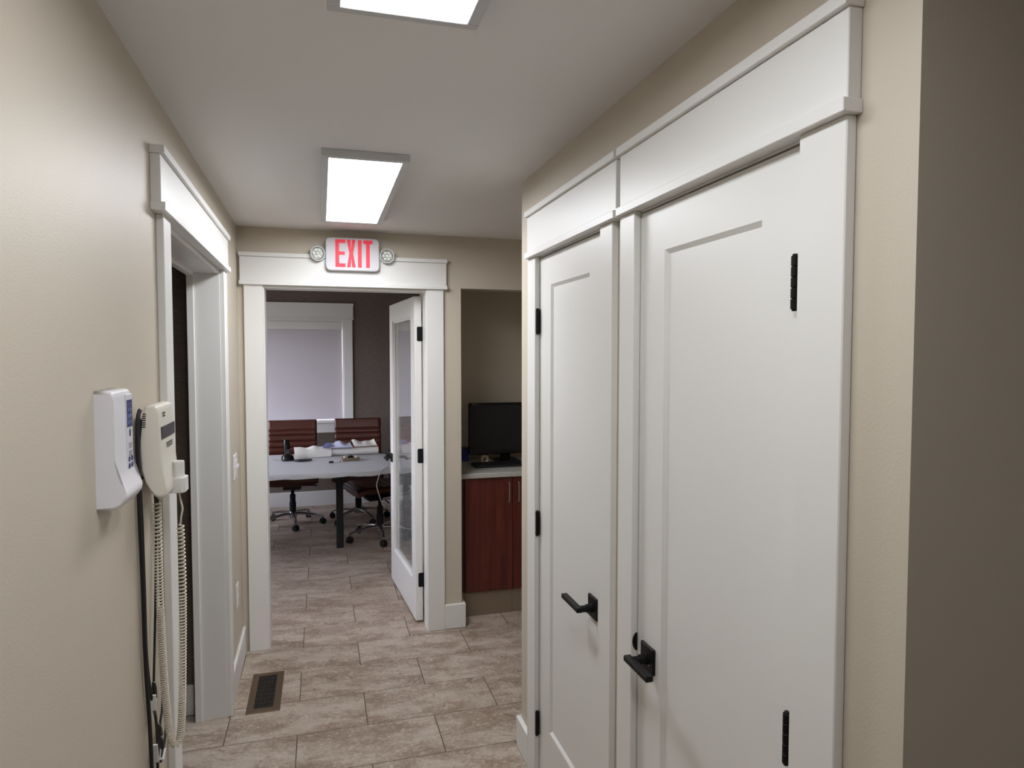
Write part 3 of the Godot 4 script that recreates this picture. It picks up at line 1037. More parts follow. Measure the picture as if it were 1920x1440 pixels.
func build_cables() -> void:
	var g := "black cables hanging on the wall"
	wall_cable("thick black cable hooked over behind the ivory unit", [[-1.772, 1.556, 0.012], [-1.766, 1.553, 0.012], [-1.759, 1.535, 0.010], [-1.755, 1.49], [-1.755, 1.40], [-1.759, 1.289], [-1.772, 1.12], [-1.779, 0.95], [-1.806, 0.763], [-1.815, 0.62], [-1.815, 0.30]], 0.0050, g)
	wall_cable("thinner black cable running against the thick one", [[-1.7685, 1.535, 0.014], [-1.769, 1.51, 0.012], [-1.7692, 1.47, 0.0085], [-1.7695, 1.40, 0.0085], [-1.786, 1.282, 0.0075], [-1.795, 1.113, 0.007], [-1.800, 0.95, 0.007], [-1.822, 0.846, 0.009], [-1.866, 0.761], [-1.880, 0.70], [-1.874, 0.635]], 0.0036, g)
	wall_cable("black lead dropping to the upper plug joint", [[-1.90, 1.36, 0.012], [-1.922, 1.25], [-1.90, 1.078], [-1.872, 0.93], [-1.857, 0.858]], 0.0030, g)
	wall_cable("black lead ending in the Y-shaped lower joint", [[-1.93, 1.36, 0.012], [-1.955, 1.15], [-1.957, 0.95], [-1.949, 0.765], [-1.915, 0.715], [-1.892, 0.665], [-1.884, 0.63]], 0.0030, g)
	wall_cable("short black lead with the lowest plug", [[-1.985, 0.78, 0.012], [-1.975, 0.705, 0.012], [-1.95, 0.655, 0.012], [-1.915, 0.634, 0.012], [-1.897, 0.622, 0.012]], 0.0030, g)
	wall_cable("black cable end running on down to the floor", [[-1.88, 0.64], [-1.868, 0.55], [-1.85, 0.40], [-1.85, 0.02]], 0.0034, g)
	var pg := "cable plugs on the wall"
	for e in [[-1.856, 0.835, 0.24, "black cable plug beside the topmost white clip"], [-1.905, 0.705, 0.55, "black cable plug at the Y-shaped joint"], [-1.925, 0.655, 0.45, "black cable plug beside the small flat clip"]]:
		var t := on_left_wall("cable_plug", e[3], "plug", Vector3(0.010, e[1], e[0]), pg)
		t.rotation.x += e[2]
		var s := new_st()
		lathe(s, [Vector2(0, -0.024), Vector2(0.0055, -0.022), Vector2(0.0062, 0.006), Vector2(0.004, 0.024), Vector2(0, 0.026)], 14)
		obj("boot", s, M.black, t)
		s = new_st()
		lathe(s, [Vector2(0, -0.032), Vector2(0.004, -0.032), Vector2(0.004, -0.023)], 12)
		obj("collar", s, M.pale_plastic, t)
	var cg := "white cable clips"
	for e in [[-1.838, 0.815, 0.10, 0.050, "white cable clip beside the upper plug joint"], [-1.846, 0.680, 0.25, 0.066, "larger white cable clip on the lower cable bundle"], [-1.918, 0.628, -1.1, 0.040, "small flat white cable clip under the lowest plug"]]:
		var t := on_left_wall("cable_clip", e[4], "cable clip", Vector3(0, e[1], e[0]), cg)
		t.rotation.x += e[2]
		obj("pad", box_st(Vector3(0, -e[3] * 0.5, -0.011), Vector3(0.003, e[3] * 0.5, 0.011), 0.001), M.pale_plastic, t)
		obj("hook", box_st(Vector3(0.003, -e[3] * 0.42, 0.003), Vector3(0.019, e[3] * 0.42, 0.008), 0.001), M.pale_plastic, t)

func build_alcove() -> void:
	# base cabinets: one unit per door
	var xs := [0.872, 1.1885, 1.505, 1.82]
	for k in 3:
		var t := thing("base_cabinet", ["cherry base cabinet in the niche next to the doorway pier", "cherry base cabinet in the niche behind the closet corner", "cherry base cabinet deep in the niche beside the side wall"][k], "cabinet", Vector3(xs[k], 0, -4.17), 0.0, "cherry base cabinets in the niche")
		var w: float = xs[k + 1] - xs[k]
		obj("body", box_st(Vector3(0.0005, 0.16, -0.60), Vector3(w - 0.0005, 0.897, -0.004)), M.cherry_plain, t)
		obj("kick_plate", box_st(Vector3(0.0005, 0.0, -0.03), Vector3(w - 0.0005, 0.156, 0.0), 0.001), M.kick, t)
		var s := new_st()
		var lo := Vector3(0.0015, 0.159, -0.004)
		var hi := Vector3(w - 0.0015, 0.893, 0.014)
		bx(s, lo, hi, 0.0015)
		var d := MeshInstance3D.new()
		d.mesh = door_mesh(lo, hi)
		d.material_override = M.cherry
		d.name = "door"
		t.add_child(d, true)
		var hx := w - 0.028 if k % 2 == 0 else 0.036
		s = new_st()
		tube(s, curve([Vector3(hx, 0.735, 0.014), Vector3(hx, 0.736, 0.030), Vector3(hx, 0.744, 0.037), Vector3(hx, 0.80, 0.038), Vector3(hx, 0.852, 0.037), Vector3(hx, 0.860, 0.030), Vector3(hx, 0.861, 0.014)], 4), 0.0042, 10)
		obj("handle", s, M.steel, d)
	var fs := thing("filler_strip", "narrow dark cherry filler strip between cabinet and niche wall", "filler strip", Vector3(0.846, 0, -4.175))
	obj("board", box_st(Vector3(-0.022, 0.157, -0.018), Vector3(0.0255, 0.897, 0.0), 0.001), M.cherry_plain, fs)
	obj("kick_plate", box_st(Vector3(0.0, 0.0, -0.018), Vector3(0.0255, 0.156, 0.003), 0.0005), M.kick, fs)
	tag(obj("countertop", box_st(Vector3(0.824, 0.8975, -4.798), Vector3(2.198, 0.930, -4.138), 0.004), M.counter), "speckled pale grey countertop across the desk niche", "countertop")
	var Y := 0.930
	# monitor
	var m := thing("computer_monitor", "black desktop monitor switched off on the niche counter", "monitor", Vector3(1.262, Y, -4.60), 0.0)
	var s := new_st()
	prism(s, round_rect(0.17, 0.20, 0.02, 4), 0, 0.012, Transform3D(Basis(Vector3.RIGHT, -PI / 2), Vector3(0, 0, 0.02)), 0.002)
	obj("base", s, M.glossy_black, m)
	obj("neck", box_st(Vector3(-0.035, 0.010, -0.025), Vector3(0.035, 0.20, 0.005), 0.004), M.glossy_black, m)
	obj("housing", box_st(Vector3(-0.275, 0.055, 0.004), Vector3(0.275, 0.418, 0.040), 0.006), M.glossy_black, m)
	obj("screen", box_st(Vector3(-0.258, 0.085, 0.0395), Vector3(0.258, 0.402, 0.0408)), M.matte_black, m)
	obj("badge", box_st(Vector3(-0.248, 0.4065, 0.0398), Vector3(-0.236, 0.412, 0.0408)), M.steel, m)
	for i in 4:
		obj("badge_letter", box_st(Vector3(-0.232 + i * 0.008, 0.4072, 0.0398), Vector3(-0.227 + i * 0.008, 0.4112, 0.0406)), M.print_grey, m)
	# keyboard
	var kb := thing("keyboard", "black computer keyboard lying in front of the monitor", "keyboard", Vector3(1.205, Y, -4.40))
	s = new_st()
	bx(s, Vector3(-0.225, 0.0, -0.075), Vector3(0.225, 0.016, 0.075), 0.004)
	obj("case", s, M.matte_black, kb)
	for r in 5:
		for c in 15:
			obj("key", box_st(Vector3(-0.213 + c * 0.0284, 0.016, -0.062 + r * 0.0235), Vector3(-0.188 + c * 0.0284, 0.021, -0.042 + r * 0.0235), 0.002), M.black, kb)
	# blue box
	var bb := thing("blue_box", "small dark blue box standing behind the monitor by the niche wall", "box", Vector3(0.955, Y, -4.67))
	obj("carton", box_st(Vector3(-0.05, 0, -0.035), Vector3(0.045, 0.095, 0.035), 0.002), M.bluebox, bb)
	obj("lid", box_st(Vector3(-0.052, 0.078, -0.037), Vector3(0.047, 0.097, 0.037), 0.001), M.navy, bb)
	# roll of tape under the monitor
	var tp := thing("tape_roll", "roll of tape standing on edge under the monitor", "tape", Vector3(1.085, Y + 0.030, -4.50), 0.3)
	s = new_st()
	lathe(s, [Vector2(0.020, -0.010), Vector2(0.030, -0.010), Vector2(0.030, 0.010), Vector2(0.020, 0.010), Vector2(0.020, -0.010)], 28, Transform3D(Basis(Vector3.RIGHT, PI / 2), Vector3.ZERO))
	obj("tape", s, M.tape, tp)
	s = new_st()
	lathe(s, [Vector2(0.0185, -0.0102), Vector2(0.0202, -0.0102), Vector2(0.0202, 0.0102), Vector2(0.0185, 0.0102), Vector2(0.0185, -0.0102)], 28, Transform3D(Basis(Vector3.RIGHT, PI / 2), Vector3.ZERO))
	obj("core", s, M.pale_plastic, tp)

func door_mesh(lo: Vector3, hi: Vector3) -> ArrayMesh:
	var s := new_st()
	var e := 0.0015
	var uvf := func(p: Vector3) -> Vector2:
		return Vector2((p.x - lo.x) / 0.5, (p.y - lo.y) / 0.9)
	var f := [Vector3(lo.x + e, lo.y + e, hi.z), Vector3(hi.x - e, lo.y + e, hi.z), Vector3(hi.x - e, hi.y - e, hi.z), Vector3(lo.x + e, hi.y - e, hi.z)]
	var m := [Vector3(lo.x, lo.y, hi.z - e), Vector3(hi.x, lo.y, hi.z - e), Vector3(hi.x, hi.y, hi.z - e), Vector3(lo.x, hi.y, hi.z - e)]
	var b := [Vector3(lo.x, lo.y, lo.z), Vector3(hi.x, lo.y, lo.z), Vector3(hi.x, hi.y, lo.z), Vector3(lo.x, hi.y, lo.z)]
	var N := Vector3.BACK
	tri(s, f[0], f[1], f[2], N, N, N, uvf.call(f[0]), uvf.call(f[1]), uvf.call(f[2]))
	tri(s, f[0], f[2], f[3], N, N, N, uvf.call(f[0]), uvf.call(f[2]), uvf.call(f[3]))
	tri(s, b[0], b[1], b[2], -N, -N, -N, uvf.call(b[0]), uvf.call(b[1]), uvf.call(b[2]))
	tri(s, b[0], b[2], b[3], -N, -N, -N, uvf.call(b[0]), uvf.call(b[2]), uvf.call(b[3]))
	var sides := [Vector3.DOWN, Vector3.RIGHT, Vector3.UP, Vector3.LEFT]
	for k in 4:
		var j := (k + 1) % 4
		for q in [[f, m, (sides[k] + N).normalized()], [m, b, sides[k]]]:
			tri(s, q[0][k], q[0][j], q[1][j], q[2], q[2], q[2], uvf.call(q[0][k]), uvf.call(q[0][j]), uvf.call(q[1][j]))
			tri(s, q[0][k], q[1][j], q[1][k], q[2], q[2], q[2], uvf.call(q[0][k]), uvf.call(q[1][j]), uvf.call(q[1][k]))
	return s.commit()

func build_window() -> void:
	var w := struct_node("window_1", "meeting room double-hung window behind a closed pale shade", "window")
	var x0 := -0.86
	var x1 := 0.255
	var y0 := 0.935
	var y1 := 2.075
	var s := new_st()
	bx(s, Vector3(x0, y0, -7.87), Vector3(x0 + 0.02, y1, -7.75))
	bx(s, Vector3(x1 - 0.02, y0, -7.87), Vector3(x1, y1, -7.75))
	bx(s, Vector3(x0 + 0.02, y1 - 0.02, -7.87), Vector3(x1 - 0.02, y1, -7.75))
	bx(s, Vector3(x0 + 0.02, y0, -7.87), Vector3(x1 - 0.02, y0 + 0.02, -7.81))
	obj("frame", s, M.trim, w)
	for k in 2:
		var a := y0 + 0.02 if k == 0 else 1.475
		var b := 1.515 if k == 0 else y1 - 0.02
		var z := -7.835 if k == 0 else -7.865
		s = new_st()
		bx(s, Vector3(x0 + 0.02, a, z), Vector3(x0 + 0.06, b, z + 0.028))
		bx(s, Vector3(x1 - 0.06, a, z), Vector3(x1 - 0.02, b, z + 0.028))
		bx(s, Vector3(x0 + 0.06, a, z), Vector3(x1 - 0.06, a + 0.04, z + 0.028))
		bx(s, Vector3(x0 + 0.06, b - 0.04, z), Vector3(x1 - 0.06, b, z + 0.028))
		var sash := obj("sash", s, M.trim, w)
		obj("pane", box_st(Vector3(x0 + 0.06, a + 0.04, z + 0.012), Vector3(x1 - 0.06, b - 0.04, z + 0.016)), M.glass, sash)
	for zc in [-6.80, -5.30]:  # both side windows are added out of view to brighten the meeting room
		var v := struct_node("window_2" if zc < -6.0 else "window_3", "unshaded window added for daylight in the meeting room's outer side wall " + ("near its corner" if zc < -6.0 else "near its doorway"), "window")
		s = new_st()
		bx(s, Vector3(-2.05, y0, zc - 0.55), Vector3(-1.94, y1, zc - 0.51))
		bx(s, Vector3(-2.05, y0, zc + 0.51), Vector3(-1.94, y1, zc + 0.55))
		bx(s, Vector3(-2.05, y1 - 0.04, zc - 0.51), Vector3(-1.94, y1, zc + 0.51))
		bx(s, Vector3(-2.05, y0, zc - 0.51), Vector3(-1.94, y0 + 0.04, zc + 0.51))
		bx(s, Vector3(-2.03, 1.475, zc - 0.51), Vector3(-1.99, 1.515, zc + 0.51))
		obj("frame", s, M.trim, v)
		for q in [[y0 + 0.04, 1.475], [1.515, y1 - 0.04]]:
			obj("pane", box_st(Vector3(-2.012, q[0], zc - 0.51), Vector3(-2.008, q[1], zc + 0.51)), M.glass, v)
	var t := struct_node("trim_5", "white casing, head and sill around the meeting room window", "window trim")
	var xe := Transform3D(Basis(Vector3.UP, -PI / 2), Vector3(0, 0, -7.75))
	head_set(t, -0.358, 0.965, 2.073, 2.254, xe)
	obj("casing", box_st(Vector3(0.250, 0.955, -7.75), Vector3(0.345, 2.073, -7.73), 0.002), M.trim, t)
	obj("casing", box_st(Vector3(-0.950, 0.955, -7.75), Vector3(-0.855, 2.073, -7.73), 0.002), M.trim, t)
	obj("sill", box_st(Vector3(-0.97, 0.925, -7.81), Vector3(0.366, 0.955, -7.70), 0.004), M.trim, t)
	obj("apron", box_st(Vector3(-0.950, 0.815, -7.75), Vector3(0.345, 0.925, -7.732), 0.002), M.trim, t)
	var r := thing("roller_shade", "pale roller shade pulled down in the meeting room window", "window shade", Vector3(-0.3025, 2.055, -7.775))
	obj("cassette", box_st(Vector3(-0.535, -0.09, -0.03), Vector3(0.535, -0.002, 0.024), 0.004), M.trim, r)
	obj("fabric", box_st(Vector3(-0.534, -1.075, -0.003), Vector3(0.534, -0.09, -0.002)), M.shade, r)
	obj("bottom_rail", box_st(Vector3(-0.534, -1.092, -0.008), Vector3(0.534, -1.072, 0.003), 0.002), M.shade, r)

# upholstered pad: cross section swept along a path in the (y, z) plane, pinched at the seams
func pad(s: SurfaceTool, path: Array, w: float, th: float, seams: Array, steps: int, wing := 0.0, pinch := 0.48) -> void:
	var rings := []
	for i in steps + 1:
		var u := float(i) / steps
		var f := u * (path.size() - 1)
		var k := mini(int(f), path.size() - 2)
		var p: Vector2 = (path[k] as Vector2).lerp(path[k + 1], f - k)
		var d: Vector2 = ((path[k + 1] as Vector2) - path[k]).normalized()
		var nn := Vector2(-d.y, d.x)
		var pin := 1.0
		for q in seams:
			var e := absf(u - q)
			pin = minf(pin, pinch + (1.0 - pinch) * sqrt(clampf(e / 0.030, 0, 1)))
		var edge := minf(u, 1.0 - u)
		var roll := sqrt(clampf(edge / 0.03, 0, 1)) * 0.85 + 0.15
		var ring := PackedVector3Array()
		for j in 28:
			var a := TAU * j / 28.0
			var cx := signf(cos(a)) * pow(absf(cos(a)), 0.35) * w * 0.5 * (0.97 + 0.03 * roll)
			var cy := signf(sin(a)) * pow(absf(sin(a)), 0.7) * th * 0.5 * pin * roll
			cy += wing * pow(absf(cx) / (w * 0.5), 2.5)
			ring.append(Vector3(cx, p.x + nn.x * cy, p.y + nn.y * cy))
		rings.append(ring)
	loft(s, rings, true)

func office_chair(label: String, at: Vector3, turn: float, spin: float) -> void:
	var t := thing("office_chair", label, "chair", at, turn, "brown leather chairs around the meeting table")
	var s := new_st()
	# faces +z; backrest behind the seat
	pad(s, [Vector2(0.50, -0.20), Vector2(0.60, -0.225), Vector2(0.74, -0.235), Vector2(0.88, -0.250), Vector2(1.012, -0.285)], 0.475, 0.062, [0.16, 0.27, 0.38, 0.49, 0.60, 0.71, 0.795], 120, 0.02)
	obj("backrest", s, M.leather, t)
	s = new_st()
	pad(s, [Vector2(0.455, 0.27), Vector2(0.480, 0.20), Vector2(0.475, 0.0), Vector2(0.470, -0.20)], 0.50, 0.075, [0.2, 0.32, 0.44, 0.56, 0.68, 0.8], 100, 0.012, 0.86)
	obj("seat", s, M.leather, t)
	for sd in [-1.0, 1.0]:
		s = new_st()
		tube(s, curve([Vector3(sd * 0.20, 0.86, -0.292), Vector3(sd * 0.20, 0.66, -0.275), Vector3(sd * 0.20, 0.50, -0.262), Vector3(sd * 0.20, 0.435, -0.22), Vector3(sd * 0.20, 0.420, -0.10), Vector3(sd * 0.20, 0.418, 0.06)], 6), 0.010, 10)
		obj("side_rail", s, M.chrome, t)
	obj("seat_plate", box_st(Vector3(-0.25, 0.405, -0.06), Vector3(0.25, 0.428, 0.06), 0.006), M.chrome, t)
	obj("mechanism", box_st(Vector3(-0.085, 0.365, -0.13), Vector3(0.085, 0.41, 0.13), 0.010), M.matte_black, t)
	s = new_st()
	tube(s, [Vector3(0.06, 0.385, 0.0), Vector3(0.20, 0.380, 0.0), Vector3(0.235, 0.372, 0.0)], 0.006, 8)
	obj("lift_paddle", s, M.matte_black, t)
	s = new_st()
	lathe(s, [Vector2(0.030, 0.10), Vector2(0.032, 0.22), Vector2(0.027, 0.225), Vector2(0.027, 0.30), Vector2(0.016, 0.302), Vector2(0.016, 0.37)], 20)
	obj("gas_column", s, M.matte_black, t)
	s = new_st()
	lathe(s, [Vector2(0, 0.072), Vector2(0.038, 0.072), Vector2(0.042, 0.085), Vector2(0.040, 0.125), Vector2(0.034, 0.132), Vector2(0, 0.132)], 20)
	obj("hub", s, M.chrome, t)
	for k in 5:
		var a := spin + TAU * k / 5.0
		var d := Vector3(sin(a), 0, cos(a))
		var sdv := Vector3(d.z, 0, -d.x)
		var rings := []
		for i in 9:
			var u := i / 8.0
			var c := d * (0.03 + 0.27 * u) + Vector3.UP * (0.112 - 0.034 * u * u)
			var hw := 0.024 - 0.009 * u
			var hh := 0.017 - 0.007 * u
			var ring := PackedVector3Array()
			for j in 10:
				var b := TAU * j / 10.0
				ring.append(c + sdv * hw * cos(b) + Vector3.UP * hh * sin(b))
			rings.append(ring)
		s = new_st()
		loft(s, rings, true)
		obj("base_arm", s, M.chrome, t)
		s = new_st()
		var cc := d * 0.292
		for o in [-0.014, 0.014]:
			cyl(s, cc + sdv.rotated(Vector3.UP, 0.6) * o + Vector3.UP * 0.0285, sdv.rotated(Vector3.UP, 0.6), 0.0285, 0.010, 22, 0.004)
		bx(s, cc + Vector3(-0.010, 0.030, -0.010), cc + Vector3(0.010, 0.066, 0.010), 0.003)
		obj("caster", s, M.matte_black, t)

func build_meeting_room() -> void:
	# table
	var out := PackedVector2Array([Vector2(-1.50, -5.72), Vector2(-0.95, -5.60), Vector2(-0.40, -5.555), Vector2(0.07, -5.54), Vector2(0.40, -5.56), Vector2(0.56, -5.60), Vector2(0.625, -5.68), Vector2(0.645, -6.10), Vector2(0.60, -6.42), Vector2(0.52, -6.52), Vector2(0.0, -6.62), Vector2(-0.8, -6.68), Vector2(-1.50, -6.60)])
	var t := thing("conference_table", "long meeting table on square black posts under a pale cover", "table", Vector3(0.144, 0, -6.08))
	var top := PackedVector2Array()
	for p in out:
		top.append(Vector2(p.x - 0.144, -(p.y + 6.08)) * 0.985)
	var s := new_st()
	prism(s, top, 0.705, 0.738, Transform3D(Basis(Vector3.RIGHT, -PI / 2), Vector3.ZERO), 0.002)
	obj("table_top", s, M.matte_black, t)
	for x in [0.0, -1.35]:
		obj("leg", box_st(Vector3(x - 0.03, 0, 0.05), Vector3(x + 0.03, 0.705, 0.11), 0.004), M.matte_black, t)
		obj("cross_rail", box_st(Vector3(x - 0.025, 0.655, -0.38), Vector3(x + 0.025, 0.7055, 0.40), 0.002), M.matte_black, t)
	obj("long_rail", box_st(Vector3(-1.33, 0.665, 0.06), Vector3(-0.02, 0.7045, 0.10), 0.002), M.matte_black, t)
	# loose cover: top sheet and a soft hanging edge
	s = new_st()
	var rng := RandomNumberGenerator.new()
	rng.seed = 8
	var loop := []
	for i in out.size():
		for k in 8:
			loop.append(out[i].lerp(out[(i + 1) % out.size()], k / 8.0))
	var rows := []
	var cen := Vector2(-0.43, -6.11)
	var nz := FastNoiseLite.new()
	nz.seed = 12
	nz.frequency = 1.6
	for lv in [[0.0, 0.7405], [0.35, 0.7412], [0.7, 0.7418], [0.9, 0.7418], [0.985, 0.7418], [1.0, 0.7395], [1.008, 0.732], [1.012, 0.718], [1.012, 0.703]]:
		var row := []
		for p in loop:
			var d: Vector2 = p - cen
			var wv: float = nz.get_noise_2d(p.x * 3.0, p.y * 3.0)
			var y: float = lv[1] + (0.0012 * wv * lv[0] if lv[0] < 0.99 else 0.0)
			var k: float = lv[0]
			if k > 1.011:
				k += 0.010 * (wv + 0.3)
				y += 0.014 * wv - 0.004
			row.append(Vector3(cen.x + d.x * k, y, cen.y + d.y * k))
		rows.append(row)
	for i in rows.size() - 1:
		for j in loop.size():
			var k: int = (j + 1) % loop.size()
			for q in [[rows[i][j], rows[i + 1][j], rows[i + 1][k]], [rows[i][j], rows[i + 1][k], rows[i][k]]]:
				var n: Vector3 = (q[1] - q[0]).cross(q[2] - q[0]).normalized()
				if n.y < -0.01 or (absf(n.y) < 0.3 and n.dot(Vector3(q[0].x - cen.x, 0, q[0].z - cen.y)) < 0.0):
					n = -n
				if i < 4:
					n = Vector3.UP
				tri(s, q[0], q[1], q[2], n, n, n)
	tag(obj("table_cover", s, M.sheet), "pale grey plastic cover draped over the meeting table", "table cover")
	# chairs
	office_chair("brown ribbed leather chair behind the cordless phone", Vector3(-0.285, 0, -6.95), 0.0, 0.12)
	office_chair("brown ribbed leather chair behind the rolled plans", Vector3(0.352, 0, -6.96), -0.06, 0.5)
	office_chair("brown ribbed leather chair at the table end by the glazed door", Vector3(0.505, 0, -6.20), -PI / 2 + 0.25, PI / 2 - 0.25 + 0.02)
	var Y := 0.743
	# cordless phone
	var p := thing("cordless_phone", "black cordless phone standing in its charging cradle", "phone", Vector3(-0.295, Y, -6.27), 0.35)
	s = new_st()
	loft(s, [ring_rect(0.052, 0.045, 0.0), ring_rect(0.052, 0.045, 0.018), ring_rect(0.044, 0.036, 0.042), ring_rect(0.034, 0.026, 0.050)], true)
	obj("cradle", s, M.glossy_black, p)
	s = new_st()
	loft(s, [ring_rect(0.024, 0.014, 0.030, 0.0, -0.000), ring_rect(0.026, 0.015, 0.080, 0.0, -0.008), ring_rect(0.025, 0.014, 0.140, 0.0, -0.018), ring_rect(0.022, 0.012, 0.178, 0.0, -0.024), ring_rect(0.014, 0.008, 0.186, 0.0, -0.025)], true)
	obj("handset", s, M.glossy_black, p)
	for r in 3:
		for c in 3:
			obj("key", box_st(Vector3(-0.015 + c * 0.011, 0.062 + r * 0.013, 0.0105 - r * 0.002), Vector3(-0.007 + c * 0.011, 0.070 + r * 0.013, 0.0125 - r * 0.002), 0.0005), M.print_grey, p)
	s = new_st()
	var rp := []
	for i in 25:
		var a := TAU * i / 24.0
		rp.append(Vector3(-0.165 + 0.075 * cos(a), Y + 0.005, -6.20 + 0.05 * sin(a)))
	tube(s, rp, 0.005, 8)
	tube(s, curve([Vector3(-0.24, Y + 0.010, -6.22), Vector3(-0.20, Y + 0.012, -6.17), Vector3(-0.13, Y + 0.014, -6.165), Vector3(-0.09, Y + 0.012, -6.20)], 6), 0.005, 8)
	tag(obj("cable_loop", s, M.black), "black looped phone cable lying on the table cover", "cable")
	# rolled plans with loose sheets on top
	var pr := thing("paper_roll", "long white roll of plans lying on the table cover", "paper roll", Vector3(0.140, Y, -6.44), 0.06)
	s = new_st()
	var spiral := []
	for i in 46:
		var a := 0.3 + TAU * 2.2 * i / 45.0
		var rr := 0.022 + 0.012 * i / 45.0
		spiral.append(Vector2(rr * cos(a), 0.036 + rr * sin(a)))
	ribbon(s, spiral, -0.375, 0.375, 0.0008)
	obj("outer_sheet", s, M.paper, pr)
	s = new_st()
	wavy_sheet(s, [Vector2(0.062, 0.003), Vector2(0.052, 0.045), Vector2(0.02, 0.080), Vector2(-0.05, 0.088), Vector2(-0.12, 0.060)], -0.385, -0.06, 0.016)
	obj("loose_outer_sheet", s, M.paper, pr)
	var sheets := [
		["plan_sheet", "white plan sheet folded upward behind the roll", M.paper, Vector3(0.30, Y + 0.001, -6.52), 0.10, [Vector2(0.10, 0.080), Vector2(0.04, 0.086), Vector2(-0.02, 0.095), Vector2(-0.10, 0.110), Vector2(-0.16, 0.080)], -0.015, 0.20, 0.026],
		["loose_sheet", "pale blue folded sheet lying on the rolled plans", M.paper_blue, Vector3(0.17, Y + 0.001, -6.43), 0.16, [Vector2(0.050, 0.080), Vector2(0.02, 0.090), Vector2(-0.03, 0.096), Vector2(-0.08, 0.114)], -0.10, 0.10, 0.022],
		["loose_sheet", "dark blue backed sheet tucked between the plan sheets", M.paper_dark, Vector3(0.06, Y + 0.001, -6.425), -0.12, [Vector2(0.045, 0.085), Vector2(0.0, 0.094), Vector2(-0.05, 0.108)], -0.05, 0.012, 0.016]]
	for e in sheets:
		var q := thing(e[0], e[1], "paper", e[3], e[4], "papers on the meeting table")
		s = new_st()
		wavy_sheet(s, e[5], e[6], e[7], e[8])
		obj("sheet", s, e[2], q)
	# marker, tray with odds and ends
	var mk := thing("marker_pen", "white marker pen with black cap lying on the table cover", "marker", Vector3(0.105, Y, -6.03), 0.3)
	s = new_st()
	cyl(s, Vector3(0.018, 0.008, 0), Vector3.RIGHT, 0.0075, 0.030, 14, 0.001)
	obj("barrel", s, M.paper, mk)
	s = new_st()
	cyl(s, Vector3(-0.030, 0.008, 0), Vector3.RIGHT, 0.008, 0.019, 14, 0.001)
	cyl(s, Vector3(0.050, 0.008, 0), Vector3.RIGHT, 0.0078, 0.004, 14, 0.001)
	obj("cap", s, M.black, mk)
	var tr := thing("small_tray", "small grey tray of odds and ends on the table cover", "tray", Vector3(0.245, Y, -6.13), 0.12)
	s = new_st()
	bx(s, Vector3(-0.075, 0, -0.04), Vector3(0.075, 0.004, 0.04), 0.001)
	for q in [[-0.075, -0.04, 0.075, -0.036], [-0.075, 0.036, 0.075, 0.04], [-0.075, -0.036, -0.071, 0.036], [0.071, -0.036, 0.075, 0.036]]:
		bx(s, Vector3(q[0], 0.003, q[1]), Vector3(q[2], 0.026, q[3]), 0.001)
	obj("tray", s, M.kick, tr)
	var odds := [[-0.045, 0.012, "small ivory plug lying in the grey tray", M.cord, 0.020, 0.036], [0.0, -0.008, "short black adapter lying in the grey tray", M.black, 0.030, 0.034], [0.048, 0.006, "small white cap lying in the grey tray", M.paper, 0.017, 0.030]]
	for o in odds:
		var q := thing("tray_piece", o[2], "hardware", Vector3(0.245 + o[0], Y + 0.004, -6.13 + o[1]), 0.4, "odds and ends in the grey tray")
		s = new_st()
		prism(s, round_rect(o[4] * 1.6, o[4], o[4] * 0.3, 3), 0, o[5], Transform3D(Basis(Vector3.RIGHT, -PI / 2), Vector3.ZERO), 0.003)
		obj("block", s, o[3], q)
		s = new_st()
		cyl(s, Vector3(0, o[5] + 0.003, 0), Vector3.UP, o[4] * 0.3, 0.0035, 12)
		obj("nub", s, o[3], q)
	var ty := thing("cable_tie", "short white cable tie strip lying near the cordless phone", "cable tie", Vector3(-0.42, Y, -6.22), 0.5)
	s = new_st()
	tube(s, curve([Vector3(-0.06, 0.003, 0.0), Vector3(-0.02, 0.014, 0.01), Vector3(0.03, 0.016, -0.01), Vector3(0.075, 0.003, 0.0)], 5), 0.004, 8)
	obj("strap", s, M.paper, ty)
	obj("buckle", box_st(Vector3(-0.068, 0, -0.007), Vector3(-0.052, 0.009, 0.007), 0.001), M.print_grey, ty)
	# black clamp device at the table end
	var dv := thing("desk_clamp", "black clamp device gripping the end of the meeting table", "clamp", Vector3(0.615, Y, -6.22), 0.1)
	obj("jaw", box_st(Vector3(-0.05, 0.0, -0.035), Vector3(0.055, 0.028, 0.035), 0.004), M.black, dv)
	obj("screw_body", box_st(Vector3(-0.015, 0.028, -0.02), Vector3(0.045, 0.055, 0.02), 0.005), M.matte_black, dv)
	s = new_st()
	cyl(s, Vector3(0.015, 0.062, 0), Vector3.RIGHT, 0.009, 0.05, 12, 0.001)
	obj("spindle", s, M.black, dv)
	# pale cable hanging off the table
	s = new_st()
	tube(s, curve([Vector3(0.53, 0.748, -5.63), Vector3(0.49, 0.747, -5.555), Vector3(0.46, 0.73, -5.522), Vector3(0.445, 0.70, -5.512), Vector3(0.435, 0.665, -5.51), Vector3(0.425, 0.62, -5.51), Vector3(0.445, 0.54, -5.51), Vector3(0.465, 0.48, -5.51), Vector3(0.49, 0.445, -5.51)], 6), 0.004, 8)
	tag(obj("hanging_cable", s, M.grey_cable), "thin grey cable hanging off the end of the meeting table", "cable")

func ring_rect(hx: float, hz: float, y: float, ox := 0.0, oz := 0.0) -> PackedVector3Array:
	var r := PackedVector3Array()
	for j in 24:
		var a := TAU * j / 24.0
		r.append(Vector3(ox + signf(cos(a)) * pow(absf(cos(a)), 0.5) * hx, y, oz + signf(sin(a)) * pow(absf(sin(a)), 0.5) * hz))
	return r

